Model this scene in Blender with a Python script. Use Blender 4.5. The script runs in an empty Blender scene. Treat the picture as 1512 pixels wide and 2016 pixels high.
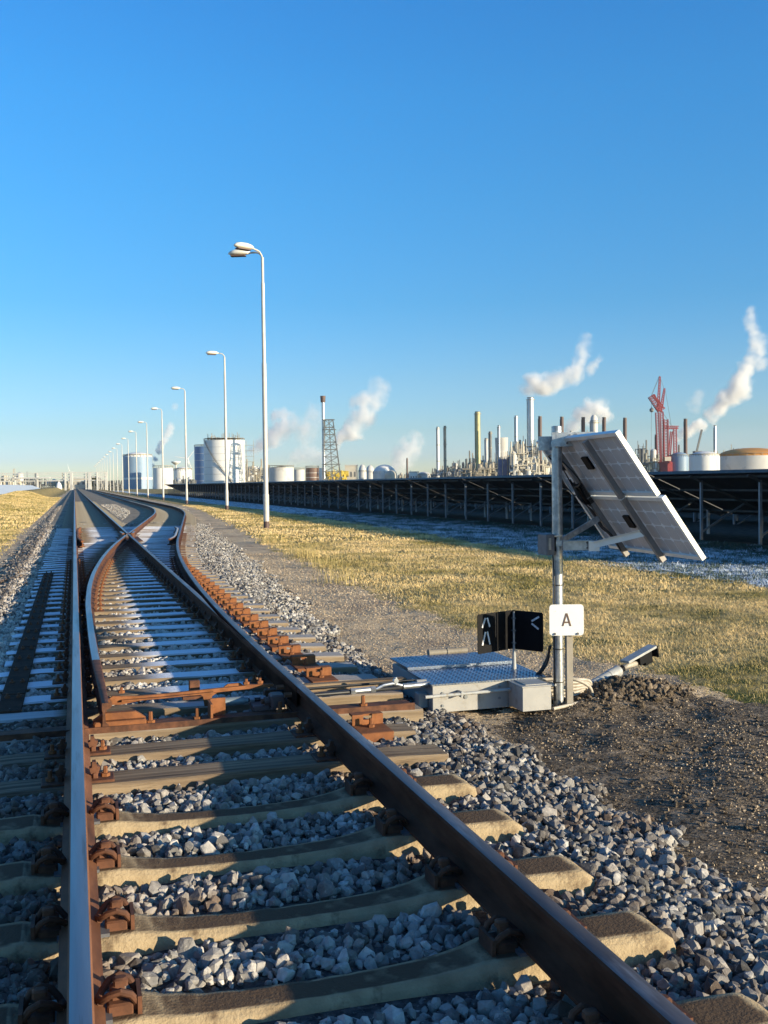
import bpy, bmesh, math, random
import numpy as np
from mathutils import Vector, Matrix
random.seed(7); RNG = np.random.default_rng(11)
sc = bpy.context.scene; COL = sc.collection
R = math.radians
# ------------------------------------------------------------------ camera
FPX, RHO, CAMH, CX = 2000.0, .012, 1.42, .012
YAW = math.atan(609/FPX); PITCH = math.atan((1008-949.7)/FPX)
CAM = np.array([CX, 0, CAMH])
FW = np.array([math.sin(YAW)*math.cos(PITCH), math.cos(YAW)*math.cos(PITCH), -math.sin(PITCH)])
_r0 = np.array([math.cos(YAW), -math.sin(YAW), 0]); _u0 = np.cross(_r0, FW)
RT = _r0*math.cos(RHO)-_u0*math.sin(RHO); UP = _u0*math.cos(RHO)+_r0*math.sin(RHO)
cd = bpy.data.cameras.new('camera'); cam = bpy.data.objects.new('camera', cd); COL.objects.link(cam)
cd.sensor_fit = 'VERTICAL'; cd.sensor_height = 36; cd.lens = 36*FPX/2016; cd.clip_start = .05; cd.clip_end = 12000
cam.matrix_world = Matrix(((RT[0], UP[0], -FW[0], CAM[0]), (RT[1], UP[1], -FW[1], CAM[1]), (RT[2], UP[2], -FW[2], CAM[2]), (0, 0, 0, 1)))
sc.camera = cam
# ------------------------------------------------------------------ sky and sun
SUN = Vector((4.0, -4.2, 1.05)).normalized()
EL = math.asin(SUN.z); AZ = math.atan2(SUN.x, SUN.y)
w = bpy.data.worlds.new('World'); sc.world = w; w.use_nodes = True
nt = w.node_tree; nt.nodes.clear()
sky = nt.nodes.new('ShaderNodeTexSky'); sky.sky_type = 'NISHITA'; sky.sun_disc = False
sky.sun_elevation = EL; sky.sun_rotation = AZ; sky.altitude = 0; sky.air_density = 1.0; sky.dust_density = .6; sky.ozone_density = 2.0
hs = nt.nodes.new('ShaderNodeHueSaturation'); hs.inputs['Saturation'].default_value = 1.16
bg = nt.nodes.new('ShaderNodeBackground'); bg.inputs['Strength'].default_value = .15
wo = nt.nodes.new('ShaderNodeOutputWorld')
tcw = nt.nodes.new('ShaderNodeTexCoord'); sxw = nt.nodes.new('ShaderNodeSeparateXYZ'); nt.links.new(tcw.outputs['Generated'], sxw.inputs[0])
rw = nt.nodes.new('ShaderNodeValToRGB'); tbl = [(.007, .86, 1.06, 1.66), (.025, .59, .80, 1.56), (.05, .48, .69, 1.15), (.1, .42, .66, 1.0), (.172, .31, .68, 1.0), (.265, .30, .78, 1.11), (.351, .29, .85, 1.22), (.44, .27, .85, 1.28), (.60, .40, .64, .95), (1.0, .38, .46, .64)]
while len(rw.color_ramp.elements) < len(tbl): rw.color_ramp.elements.new(.5)
for e_, (p_, r_, g_, b_) in zip(rw.color_ramp.elements, tbl): e_.position = p_; e_.color = (r_/1.6, g_/1.6, b_/1.6, 1)
vm = nt.nodes.new('ShaderNodeVectorMath'); vm.operation = 'MULTIPLY'; vs_ = nt.nodes.new('ShaderNodeVectorMath'); vs_.operation = 'SCALE'; vs_.inputs['Scale'].default_value = 1.48
nt.links.new(sxw.outputs[2], rw.inputs[0]); nt.links.new(sky.outputs[0], hs.inputs['Color']); nt.links.new(hs.outputs[0], vm.inputs[0]); nt.links.new(rw.outputs[0], vm.inputs[1]); nt.links.new(vm.outputs[0], vs_.inputs[0]); nt.links.new(vs_.outputs[0], bg.inputs[0]); nt.links.new(bg.outputs[0], wo.inputs[0])
sl = bpy.data.lights.new('sun', 'SUN'); sl.energy = 4.9; sl.angle = R(.5); sl.color = (1, .85, .60)
so = bpy.data.objects.new('sun', sl); COL.objects.link(so); so.rotation_euler = SUN.to_track_quat('Z', 'Y').to_euler()
sc.view_settings.view_transform = 'Standard'; sc.view_settings.look = 'None'; sc.view_settings.gamma = 1
sc.view_settings.exposure = 0.75
sc.cycles.max_bounces = 8; sc.cycles.transparent_max_bounces = 8; sc.cycles.volume_bounces = 4; sc.cycles.volume_max_steps = 128
sc.cycles.use_denoising = True

# ------------------------------------------------------------------ helpers
def atd(x, y, D): return CAM + D*(FW + RT*(x-756)/FPX - UP*(y-1008)/FPX)
def hor(x): return 957-.012*(x-146)
def base(x, D, z=-.5):              # point on the far ground below a bearing, and metres per photo pixel there
    p = atd(x, hor(x), D); return np.array([p[0], p[1], z])
def zat(x, y, D): return CAMH+(hor(x)-y)*D/FPX

class MB:
    def __init__(s): s.v = []; s.f = []; s.st = []
    def add(s, vs, fs):
        s.st.append((len(s.v), len(s.f))); o = len(s.v); s.v += [tuple(map(float, a)) for a in vs]; s.f += [tuple(i+o for i in f) for f in fs]; return s
    def box(s, x0, x1, y0, y1, z0, z1, M=None, bev=0):
        if bev:
            b = bev; vs = []; 
            A = [(x0+b, y0), (x1-b, y0), (x1, y0+b), (x1, y1-b), (x1-b, y1), (x0+b, y1), (x0, y1-b), (x0, y0+b)]
            B = [(x0+2*b, y0+b), (x1-2*b, y0+b), (x1-b, y0+2*b), (x1-b, y1-2*b), (x1-2*b, y1-b), (x0+2*b, y1-b), (x0+b, y1-2*b), (x0+b, y0+2*b)]
            vs = [(x, y, z0) for x, y in A]+[(x, y, z1-b) for x, y in A]+[(x, y, z1) for x, y in B]
            fs = [tuple(range(7, -1, -1)), tuple(range(16, 24))]
            for k in (0, 8):
                for i in range(8): j = (i+1) % 8; fs.append((k+i, k+j, k+8+j, k+8+i))
        else:
            vs = [(x, y, z) for z in (z0, z1) for x, y in ((x0, y0), (x1, y0), (x1, y1), (x0, y1))]
            fs = [(3, 2, 1, 0), (4, 5, 6, 7), (0, 1, 5, 4), (1, 2, 6, 5), (2, 3, 7, 6), (3, 0, 4, 7)]
        if M is not None: vs = [M @ Vector(v) for v in vs]
        return s.add(vs, fs)
    def cyl(s, p0, p1, r0, r1=None, n=10, caps=True):
        r1 = r0 if r1 is None else r1
        p0, p1 = Vector(p0), Vector(p1); d = (p1-p0).normalized()
        a = d.orthogonal().normalized(); b = d.cross(a)
        vs = []
        for p, r in ((p0, r0), (p1, r1)):
            for i in range(n):
                t = 2*math.pi*i/n; vs.append(p+(a*math.cos(t)+b*math.sin(t))*r)
        fs = [(i, (i+1) % n, n+(i+1) % n, n+i) for i in range(n)]
        if caps: fs += [tuple(range(n-1, -1, -1)), tuple(range(n, 2*n))]
        return s.add(vs, fs)
    def bar(s, p0, p1, w, h=None):   # square bar
        return s.cyl(p0, p1, w*.707, w*.707, 4)
    def tube(s, pts, r, n=8):
        pts = [Vector(p) for p in pts]; m = len(pts); rs = r if isinstance(r, (list, tuple)) else [r]*m
        ref = None; vs = []
        for k, p in enumerate(pts):
            d = (pts[min(k+1, m-1)]-pts[max(k-1, 0)]).normalized()
            if ref is None: ref = d.orthogonal().normalized()
            a = (ref-d*ref.dot(d)).normalized(); ref = a; b = d.cross(a)
            for i in range(n):
                t = 2*math.pi*i/n; vs.append(p+(a*math.cos(t)+b*math.sin(t))*rs[k])
        fs = [(k*n+i, k*n+(i+1) % n, (k+1)*n+(i+1) % n, (k+1)*n+i) for k in range(m-1) for i in range(n)]
        fs += [tuple(range(n-1, -1, -1)), tuple(range((m-1)*n, m*n))]
        return s.add(vs, fs)
    def lathe(s, prof, n=24, c=(0, 0, 0), M=None):   # prof: (r,z)
        vs = []; 
        for r, z in prof:
            for i in range(n):
                t = 2*math.pi*i/n; v = Vector((c[0]+r*math.cos(t), c[1]+r*math.sin(t), c[2]+z)); vs.append(M @ v if M is not None else v)
        m = len(prof); fs = [(k*n+i, k*n+(i+1) % n, (k+1)*n+(i+1) % n, (k+1)*n+i) for k in range(m-1) for i in range(n)]
        fs += [tuple(range(n-1, -1, -1)), tuple(range((m-1)*n, m*n))]
        return s.add(vs, fs)
    def prism(s, poly, M, t):          # poly in (a,b) of M's xy plane, thickness t along z, centred
        n = len(poly); vs = [M @ Vector((a, b, z)) for z in (-t/2, t/2) for a, b in poly]
        return s.add(vs, [tuple(range(n-1, -1, -1)), tuple(range(n, 2*n))]+[(i, (i+1) % n, n+(i+1) % n, n+i) for i in range(n)])
    def each(s, name, mat, parent=None, per=1, **kw):   # one object for every `per` pieces added
        st = s.st+[(len(s.v), len(s.f))]; out = []
        for i in range(0, len(s.st), per):
            (v0, f0), (v1, f1) = st[i], st[min(i+per, len(s.st))]; q = MB(); q.v = s.v[v0:v1]; q.f = [tuple(k-v0 for k in f) for f in s.f[f0:f1]]; out.append(q.build(name, mat, parent, **kw))
        return out
    def build(s, name, mat, parent=None, world=True, smooth=None, auto=False):
        me = bpy.data.meshes.new(name); off = Vector((0, 0, 0))
        if parent is not None and world:
            q = parent
            while q is not None: off += q.location; q = q.parent
        me.from_pydata([(x-off.x, y-off.y, z-off.z) for x, y, z in s.v], [], s.f); me.materials.append(mat)
        if smooth: me.shade_smooth()
        elif auto:
            me.shade_smooth()
            bm = bmesh.new(); bm.from_mesh(me)
            for e in bm.edges:
                if len(e.link_faces) == 2 and e.calc_face_angle(0) > .6: e.smooth = False
            bm.to_mesh(me); bm.free()
        o = bpy.data.objects.new(name, me); COL.objects.link(o)
        if parent is not None: o.parent = parent
        return o

def thing(name, label, cat, loc=(0, 0, 0), group=None):
    o = bpy.data.objects.new(name, None); COL.objects.link(o); o.location = loc; o.empty_display_size = .1
    o['label'] = label; o['category'] = cat
    if group: o['group'] = group
    return o
def tag(o, label, cat, group=None, kind=None):
    o['label'] = label; o['category'] = cat
    if group: o['group'] = group
    if kind: o['kind'] = kind
    return o
KIDS = {}
def dup(o, loc=None, parent=None):
    c = o.copy(); COL.objects.link(c)
    if parent is not None: c.parent = parent
    if loc is not None: c.location = loc
    for k in o.children: dup(k, None, c)
    return c
def npmesh(name, V, T, mat, attrs=None, smooth=False, nside=3):
    me = bpy.data.meshes.new(name); V = np.asarray(V, np.float32); T = np.asarray(T, np.int32)
    me.vertices.add(len(V)); me.vertices.foreach_set('co', V.ravel())
    me.loops.add(T.size); me.loops.foreach_set('vertex_index', T.ravel())
    me.polygons.add(len(T)); me.polygons.foreach_set('loop_start', np.arange(0, T.size, nside, dtype=np.int32))
    me.polygons.foreach_set('loop_total', np.full(len(T), nside, np.int32))
    me.update(calc_edges=True)
    for k, a in (attrs or {}).items():
        at = me.attributes.new(k, 'FLOAT', 'POINT'); at.data.foreach_set('value', np.asarray(a, np.float32))
    if smooth: me.shade_smooth()
    else: me.shade_flat()
    me.materials.append(mat)
    o = bpy.data.objects.new(name, me); COL.objects.link(o); return o

def _h(ix, iy, s): 
    n = (ix*374761393+iy*668265263+s*1274126177) & 0xffffffff; n = ((n ^ (n >> 13))*1103515245) & 0xffffffff
    return ((n ^ (n >> 16)) & 0xffff)/65535.0
def vnoise(X, Y, sc_=1.0, s=0):
    X = np.asarray(X, float)/sc_; Y = np.asarray(Y, float)/sc_
    ix = np.floor(X).astype(np.int64); iy = np.floor(Y).astype(np.int64); fx = X-ix; fy = Y-iy
    fx = fx*fx*(3-2*fx); fy = fy*fy*(3-2*fy)
    a, b, c, d = _h(ix, iy, s), _h(ix+1, iy, s), _h(ix, iy+1, s), _h(ix+1, iy+1, s)
    return (a*(1-fx)+b*fx)*(1-fy)+(c*(1-fx)+d*fx)*fy
def fbm(X, Y, sc_=1.0, s=0, o=4):
    t = 0; a = .5
    for k in range(o): t = t+a*vnoise(X, Y, sc_/2**k, s+k*17); a *= .5
    return t/(1-.5**o)

# ------------------------------------------------------------------ materials
def hexc(r, g, b): return (r, g, b, 1)
def mat(name, c1, c2=None, scale=5, rough=.6, metal=0, bump=0, bscale=None, detail=6, stretch=None, c3=None, s3=1.0, t3=(.55, .65), spec=.5, attr=None, rvar=0, top=None, emit=None, topz=(.6, .9), stain=None):
    m = bpy.data.materials.new(name); m.use_nodes = True; nt = m.node_tree; N = nt.nodes; L = nt.links
    b = N['Principled BSDF']; b.inputs['Roughness'].default_value = rough; b.inputs['Metallic'].default_value = metal
    b.inputs['Specular IOR Level'].default_value = spec
    tc = N.new('ShaderNodeTexCoord'); vec = tc.outputs['Object']
    if stretch:
        mp = N.new('ShaderNodeMapping'); mp.inputs['Scale'].default_value = stretch; L.new(vec, mp.inputs[0]); vec = mp.outputs[0]
    def noise(s, d=detail, r=.6):
        n = N.new('ShaderNodeTexNoise'); n.inputs['Scale'].default_value = s; n.inputs['Detail'].default_value = d; n.inputs['Roughness'].default_value = r
        L.new(vec, n.inputs[0]); return n.outputs['Fac']
    def ramp(f, a, c, ca, cc):
        r = N.new('ShaderNodeValToRGB'); r.color_ramp.elements[0].position = a; r.color_ramp.elements[1].position = c
        r.color_ramp.elements[0].color = ca; r.color_ramp.elements[1].color = cc; L.new(f, r.inputs[0]); return r.outputs[0]
    def mix(f, a, c, mode='MIX'):
        x = N.new('ShaderNodeMix'); x.data_type = 'RGBA'; x.blend_type = mode
        for sock, v in ((x.inputs[0], f), (x.inputs[6], a), (x.inputs[7], c)):
            if hasattr(v, 'node'): L.new(v, sock)
            else: sock.default_value = v
        return x.outputs[2]
    c = hexc(*c1)
    if c2: 
        if attr:
            at = N.new('ShaderNodeAttribute'); at.attribute_name = attr; f0 = at.outputs['Fac']
            c = ramp(f0, 0, 1, hexc(*c1), hexc(*c2))
            g = noise(scale); g2 = ramp(g, .3, .7, (.72, .72, .72, 1), (1.2, 1.2, 1.2, 1)); c = mix(1.0, c, g2, 'MULTIPLY')
        else: c = ramp(noise(scale), .36, .64, hexc(*c1), hexc(*c2))
    if c3:
        f = ramp(noise(s3, 5), t3[0], t3[1], (0, 0, 0, 1), (1, 1, 1, 1)); c = mix(f, c, hexc(*c3))
    if top:   # upward faces, frost on wood, darkened top on concrete: colour, amount threshold
        ge = N.new('ShaderNodeNewGeometry'); sx = N.new('ShaderNodeSeparateXYZ'); L.new(ge.outputs['Normal'], sx.inputs[0])
        up = ramp(sx.outputs[2], topz[0], topz[1], (0, 0, 0, 1), (1, 1, 1, 1))
        nn = ramp(noise(top[1], 4), top[2], top[3], (0, 0, 0, 1), (1, 1, 1, 1))
        f = mix(1.0, up, nn, 'MULTIPLY'); 
        if len(top) > 4:
            at = N.new('ShaderNodeAttribute'); at.attribute_name = top[4]; f = mix(1.0, f, at.outputs['Color'], 'MULTIPLY')
        c = mix(f, c, hexc(*top[0]))
    if stain:
        at = N.new('ShaderNodeAttribute'); at.attribute_name = 'stain'; c = mix(at.outputs['Fac'], c, hexc(*stain))
    if hasattr(c, 'node'): L.new(c, b.inputs['Base Color'])
    else: b.inputs['Base Color'].default_value = c
    if rvar:
        rr = N.new('ShaderNodeMapRange'); rr.inputs['To Min'].default_value = rough-rvar; rr.inputs['To Max'].default_value = rough+rvar
        L.new(noise(scale*1.7), rr.inputs[0]); L.new(rr.outputs[0], b.inputs['Roughness'])
    if bump:
        bn = N.new('ShaderNodeBump'); bn.inputs['Strength'].default_value = 1; bn.inputs['Distance'].default_value = bump
        L.new(noise(bscale or scale*4), bn.inputs['Height']); L.new(bn.outputs[0], b.inputs['Normal'])
    if emit: b.inputs['Emission Color'].default_value = hexc(*emit); b.inputs['Emission Strength'].default_value = 1
    return m
M_rust = mat('rusty_steel', (.075, .034, .021), (.17, .072, .038), 14, .75, 0, .0008, 120, c3=(.06, .03, .02), s3=5, spec=.25)
M_rub2 = mat('shade_dark_steel', (.035, .019, .013), (.075, .040, .026), 7, .85, spec=.08, c3=(.02, .012, .01), s3=14)  # rusty strip steel, its colour darkened for the shade left of the rail
M_rustb = mat('bright_rust', (.16, .064, .030), (.29, .115, .046), 9, .8, 0, .0008, 150, c3=(.2, .08, .03), s3=12, spec=.2)
M_railweb2 = mat('shaded_rail_web', (.065, .026, .015), (.13, .056, .032), 10, .85, 0, .0006, 160, stretch=(1, .25, 1), spec=.08)  # shade put into the rust colour; rail_web_rust is the lighter copy
M_railweb = mat('rail_web_rust', (.13, .055, .028), (.25, .11, .055), 10, .75, 0, .0006, 160, stretch=(1, .25, 1), c3=(.05, .025, .018), s3=3, spec=.3)
M_railtop = mat('polished_rail_top', (.20, .19, .20), (.32, .30, .30), 9, .34, .85, .0002, 90, stretch=(1, .05, 1), c3=(.15, .10, .08), s3=14, t3=(.54, .66), rvar=.08)
M_railtop2 = mat('dull_rail_top', (.10, .075, .07), (.20, .16, .15), 8, .42, .6, .0003, 120, stretch=(1, .1, 1), c3=(.32, .30, .30), s3=14, t3=(.55, .7), rvar=.1)
M_conc = mat('sleeper_concrete', (.30, .225, .135), (.44, .34, .21), 9, .95, 0, .007, 80, c3=(.17, .12, .075), s3=8, spec=.2, top=((.115, .075, .046), 6, .2, .42), topz=(.97, .995))  # dark top colour: weathering plus the low sun's dimness on upward faces
M_concfar = mat('sleeper_concrete_far', (.26, .22, .16), (.34, .29, .21), 3, .9, 0, 0, spec=.2)
M_wood = mat('sleeper_wood', (.13, .09, .06), (.32, .24, .155), 3, .88, 0, .008, 12, stretch=(.35, 8, 4), c3=(.06, .042, .03), s3=5, t3=(.55, .7), spec=.2)
M_woodf = mat('frosted_sleeper_wood', (.14, .10, .065), (.31, .235, .155), 3, .88, 0, .006, 12, stretch=(.35, 8, 4), spec=.2, top=((.90, .93, .97), 2.2, .08, .26, 'frost'))
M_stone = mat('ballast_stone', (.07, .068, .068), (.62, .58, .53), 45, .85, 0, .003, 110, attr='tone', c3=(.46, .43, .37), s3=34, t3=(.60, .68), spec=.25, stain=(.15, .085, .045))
M_peb = mat('pebble', (.15, .115, .08), (.72, .57, .40), 40, .85, attr='tone', spec=.2)
M_bed = mat('ballast_fines', (.035, .035, .036), (.12, .115, .11), 28, .95, 0, .03, 22, c3=(.22, .21, .19), s3=30, t3=(.58, .64), spec=.2)
M_bedfar = mat('packed_ballast', (.24, .195, .14), (.42, .35, .26), 5, .95, 0, .03, 14, c3=(.11, .095, .08), s3=.8, t3=(.5, .7), spec=.15)
M_path = mat('gravel', (.42, .32, .20), (.82, .63, .42), 60, .95, 0, .035, 45, c3=(.34, .26, .19), s3=1.6, t3=(.45, .65), spec=.15)
M_earth = mat('dark_earth', (.045, .034, .024), (.24, .185, .13), 34, .95, 0, .03, 40, c3=(.30, .235, .17), s3=9, t3=(.52, .66), spec=.15)
M_soil = mat('turf_soil', (.28, .215, .09), (.52, .39, .18), 6, .95, 0, .035, 20, c3=(.09, .10, .03), s3=1.2, t3=(.5, .62), spec=.1)
M_under = mat('shade_dark_soil', (.035, .030, .024), (.08, .068, .05), 4, .95, 0, .03, 12, spec=.1)  # soil colour darkened to paint in the shade beneath the solar tables
M_frostg = mat('frosted_turf', (.06, .095, .07), (.16, .20, .17), 5, .95, 0, .05, 9, c3=(.78, .84, .90), s3=4, t3=(.44, .56), spec=.1)
M_blade = mat('straw_grass', (.28, .235, .07), (.90, .67, .33), 3, .8, attr='tone', spec=.15)
M_blade2 = mat('frosted_grass_blades', (.07, .10, .07), (.60, .66, .74), 3, .8, attr='tone', spec=.15)
M_galv = mat('galvanised_steel', (.33, .35, .37), (.52, .54, .56), 22, .38, .75, .0004, 60, c3=(.68, .69, .68), s3=14, t3=(.56, .7), rvar=.1)
M_lamp = mat('lamp_pole_paint', (.52, .49, .44), (.60, .57, .52), 4, .5, .1)
M_lamphead = mat('lamp_head_shell', (.74, .70, .60), (.80, .76, .66), 4, .4)
M_grey = mat('grey_enamel', (.31, .305, .295), (.36, .35, .335), 7, .5, .1, .0004, 40, c3=(.22, .19, .15), s3=9, t3=(.56, .74), rvar=.1)
M_alu = mat('checker_aluminium', (.22, .26, .33), (.30, .34, .41), 9, .33, .85, .0002, 50, rvar=.07)
M_frame = mat('panel_frame_aluminium', (.80, .80, .78), (.86, .86, .84), 12, .35, .3)
M_back = mat('panel_backsheet', (.86, .86, .88), (.90, .90, .92), 3, .5)
M_cell = mat('solar_cell_back', (.52, .49, .49), (.60, .56, .56), 6, .35)
M_glass = mat('panel_front_glass', (.02, .03, .07), (.03, .04, .09), 5, .1)
M_srail = mat('slope_rail_steel', (.24, .22, .21), (.30, .28, .27), 8, .45, .3)
M_black = mat('black_enamel', (.005, .005, .006), (.008, .008, .010), 8, .55, spec=.12)
M_rubber = mat('black_cable', (.012, .012, .014), (.022, .022, .024), 20, .5)
M_white = mat('sign_white', (.84, .84, .82), (.87, .87, .85), 8, .35, c3=(.72, .70, .66), s3=30, t3=(.62, .75))
M_letter = mat('sign_letter', (.13, .085, .06), (.17, .11, .08), 20, .5)
M_mark = mat('sign_mark', (.50, .50, .52), (.80, .80, .82), 60, .35)
M_dkgrey = mat('dark_grey_plastic', (.11, .11, .12), (.15, .15, .16), 20, .5)
M_chan = mat('painted_channel', (.20, .175, .14), (.26, .23, .19), 14, .6)
M_pvc = mat('grey_pvc', (.30, .31, .31), (.42, .42, .41), 10, .45, c3=(.3, .27, .22), s3=25)
M_cable = mat('grey_cable_sheath', (.34, .30, .24), (.50, .44, .36), 25, .5)
M_mod = mat('solar_module_underside', (.020, .021, .026), (.030, .031, .038), 3, .6)
M_modtop = mat('sky_pale_module_glass', (.55, .60, .64), (.60, .65, .69), 1, .6, 0)  # pale base colour stands in for sky mirrored in the glass
M_post = mat('post_steel', (.20, .22, .25), (.28, .30, .33), 5, .5, .3)
M_purl = mat('shaded_purlin', (.07, .075, .08), (.10, .105, .11), 5, .6, .2)
M_steeld = mat('dull_galvanised', (.17, .185, .20), (.23, .245, .26), 5, .55, .4)
M_tank = mat('white_tank_paint', (.74, .73, .70), (.82, .81, .78), .12, .5, stretch=(1, 1, .3), c3=(.52, .49, .44), s3=.08)
M_tankg = mat('pale_grey_tank_paint', (.50, .49, .47), (.60, .59, .56), .1, .55, c3=(.42, .41, .39), s3=.2)
M_tankb = mat('blue_tank_paint', (.085, .18, .36), (.11, .22, .42), .1, .5)
M_tankgb = mat('grey_blue_tank_paint', (.20, .30, .42), (.25, .35, .47), .1, .5)
M_brown = mat('brown_tank_paint', (.12, .07, .05), (.17, .10, .075), .3, .6)
M_stackb = mat('brown_stack_steel', (.085, .05, .045), (.12, .075, .065), .3, .6)
M_silver = mat('silver_stack_cladding', (.42, .46, .50), (.55, .58, .60), .2, .35, .6)
M_plant = mat('plant_steel', (.24, .22, .18), (.46, .41, .32), .3, .55, .2)
M_plantd = mat('plant_steel_dark', (.10, .11, .12), (.20, .20, .19), .4, .6, .2)
M_plantb = mat('plant_blue_cladding', (.05, .09, .22), (.08, .13, .28), .4, .6)
M_yel = mat('yellow_column_cladding', (.30, .29, .16), (.50, .45, .22), .2, .5, .2)
M_yelp = mat('yellow_pipe_paint', (.55, .40, .05), (.65, .48, .08), .5, .5)
M_beige = mat('beige_cladding', (.46, .42, .34), (.56, .51, .42), .2, .6)
M_orange = mat('rusty_orange_dome', (.50, .22, .05), (.62, .30, .08), .15, .7)
M_red = mat('crane_red', (.26, .03, .04), (.34, .05, .055), .3, .5)
M_conct = mat('tower_concrete', (.42, .41, .38), (.50, .48, .45), .1, .8)
M_hedge = mat('distant_leaves', (.035, .045, .02), (.07, .075, .035), .5, .9)
M_bark = mat('bark', (.08, .06, .04), (.12, .09, .06), 3, .9)

# ------------------------------------------------------------------ layout functions
def Xo(Y):   # centre of the diverging outer rail
    Y = np.asarray(Y, float)
    a = 1.507+np.clip(Y-6.8, 0, 21.1)**2/380
    b = np.clip(Y-27.9, 0, 20.6)*.111
    t = np.clip(Y-48.5, 0, 24.4); return a+b+.111*t-t*t/440
def Xi(Y): return Xo(Y)-1.507
def bedR(Y): return np.interp(Y, [0, 9.7, 13, 23, 46, 76, 100], [2.72, 2.68, 3.0, 3.94, 5.6, 7.7, 7.7])
def grassL(Y): return np.interp(Y, [0, 5.5, 6.8, 8.2, 11.3, 14, 17, 25, 53, 80, 120], [4.1, 4.25, 4.85, 4.95, 4.4, 4.55, 4.7, 5.1, 7.3, 9.0, 9.2])
def frostX(Y): return .85+np.interp(Y, [0, 13.7, 18, 23.5, 33, 55, 100], [10.4, 10.4, 10.1, 10.4, 11, 11.6, 11.8])
def gz(X, Y):
    X = np.asarray(X, float); Y = np.asarray(Y, float)
    z = np.full(np.broadcast(X, Y).shape, -.35)
    n = fbm(X, Y, .7, 3, 3)-.5
    bed = np.where(Y < 42, np.interp(Y, [7.6, 8.2], [-.262, -.243]), np.interp(Y, [42, 46], [-.27, -.205]))
    bed = bed+np.where((X < -.05) & (Y < 7.8), .035, 0)
    br = bedR(Y)
    s = np.clip((X-(br-.7))/.75, 0, 1); sl_ = np.clip((-1.0-X)/.5, 0, 1)
    z = bed*(1-np.maximum(s, sl_))+(-.36)*np.maximum(s, sl_)
    z = z+np.where(X > 5, -.008*np.clip(X-5, 0, 14), 0)
    berm = np.clip((-3.4-X)/4, 0, 1); berm = berm*berm*(3-2*berm)
    z = z+berm*np.interp(Y, [0, 60, 96, 165, 300], [.0, .18, .42, 1.1, 1.25])
    z = z-np.clip((-8.5-X)/1.5, 0, 1)*np.interp(Y, [0, 60, 96, 165, 300], [.0, .1, .5, 1.1, 1.3])
    return z+n*np.where((X > br) | (X < -1.5), .05, .012)
GX = np.concatenate([-np.geomspace(3000, 30, 14), np.linspace(-26, -9, 12), np.linspace(-8.5, -2.2, 20), np.arange(-2.1, 6.0, .06), np.arange(6.0, 12.6, .15), np.linspace(13, 34, 20), np.geomspace(40, 3500, 16)])
GY = np.concatenate([[-60, -20, -8, -3, 0], np.arange(1.0, 16, .07), np.arange(16, 50, .3), np.arange(50, 130, 1.5), np.geomspace(135, 4000, 40)])
gx, gy = np.meshgrid(GX, GY); zz = gz(gx, gy)
near = (gy < 16)
zz = zz+np.where(near & (gx > bedR(gy)) & (gx < grassL(gy)), (fbm(gx, gy, .12, 9, 3)-.5)*.03, 0)
earth_core = np.clip(1-np.hypot((gx-3.9)/1.3, (gy-5.6)/2.4), 0, 1)
zz = zz+np.where(near, (fbm(gx, gy, .22, 21, 3)-.4)*.06*np.clip(earth_core*2.5, 0, 1), 0)
zz = zz+.13*np.exp(-((gx-4.35)**2/.18+(gy-7.35)**2/.06))+.07*np.exp(-((gx-3.75)**2/.12+(gy-7.0)**2/.03))
def groundz(x, y):
    return float(gz(np.array([x]), np.array([y]))[0])
nyy, nxx = gx.shape
idx = np.arange(nyy*nxx).reshape(nyy, nxx)
Q = np.stack([idx[:-1, :-1], idx[:-1, 1:], idx[1:, 1:], idx[1:, :-1]], -1).reshape(-1, 4)
cx = (gx[:-1, :-1]+gx[1:, 1:]).ravel()/2; cy = (gy[:-1, :-1]+gy[1:, 1:]).ravel()/2
jit = (fbm(cx, cy, .5, 5, 3)-.5)
xl = -1.35+jit*.5
inbed = (cx > xl) & (cx < bedR(cy)+jit*.35) & (cy > -30) & (cy < 900)
earthm = (np.hypot((cx-4.0)/1.45, (cy-5.3)/2.75)+jit*.7 < 1) & (cx > bedR(cy)) | ((cy < 6.2) & (cx > bedR(cy)) & (cx < 4.6+jit) & (cy > -10))
pathm = ((cx >= bedR(cy)+jit*.35) & (cx < grassL(cy)+jit*1.0) | ((cx <= xl) & (cx > -2.25+jit*.9))) & (cy > -30) & (cy < 500)
frostm = (cx > frostX(cy)+jit*2.2) & (cx < 16.4+jit*1.5) & (cy < 400) & (cy > 0)
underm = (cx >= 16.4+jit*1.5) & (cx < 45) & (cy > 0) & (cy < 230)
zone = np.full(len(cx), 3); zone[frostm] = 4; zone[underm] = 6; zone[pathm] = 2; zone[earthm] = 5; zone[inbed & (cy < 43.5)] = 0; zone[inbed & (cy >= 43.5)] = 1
VV = np.stack([gx, gy, zz], -1).reshape(-1, 3)
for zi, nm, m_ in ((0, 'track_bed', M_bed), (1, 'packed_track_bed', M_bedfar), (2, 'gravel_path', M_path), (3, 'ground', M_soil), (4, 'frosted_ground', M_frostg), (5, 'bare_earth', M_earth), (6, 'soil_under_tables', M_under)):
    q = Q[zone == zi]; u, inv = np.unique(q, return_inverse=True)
    o = npmesh(nm, VV[u], inv.reshape(-1, 4), m_, smooth=True, nside=4); o['kind'] = 'structure'

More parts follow.
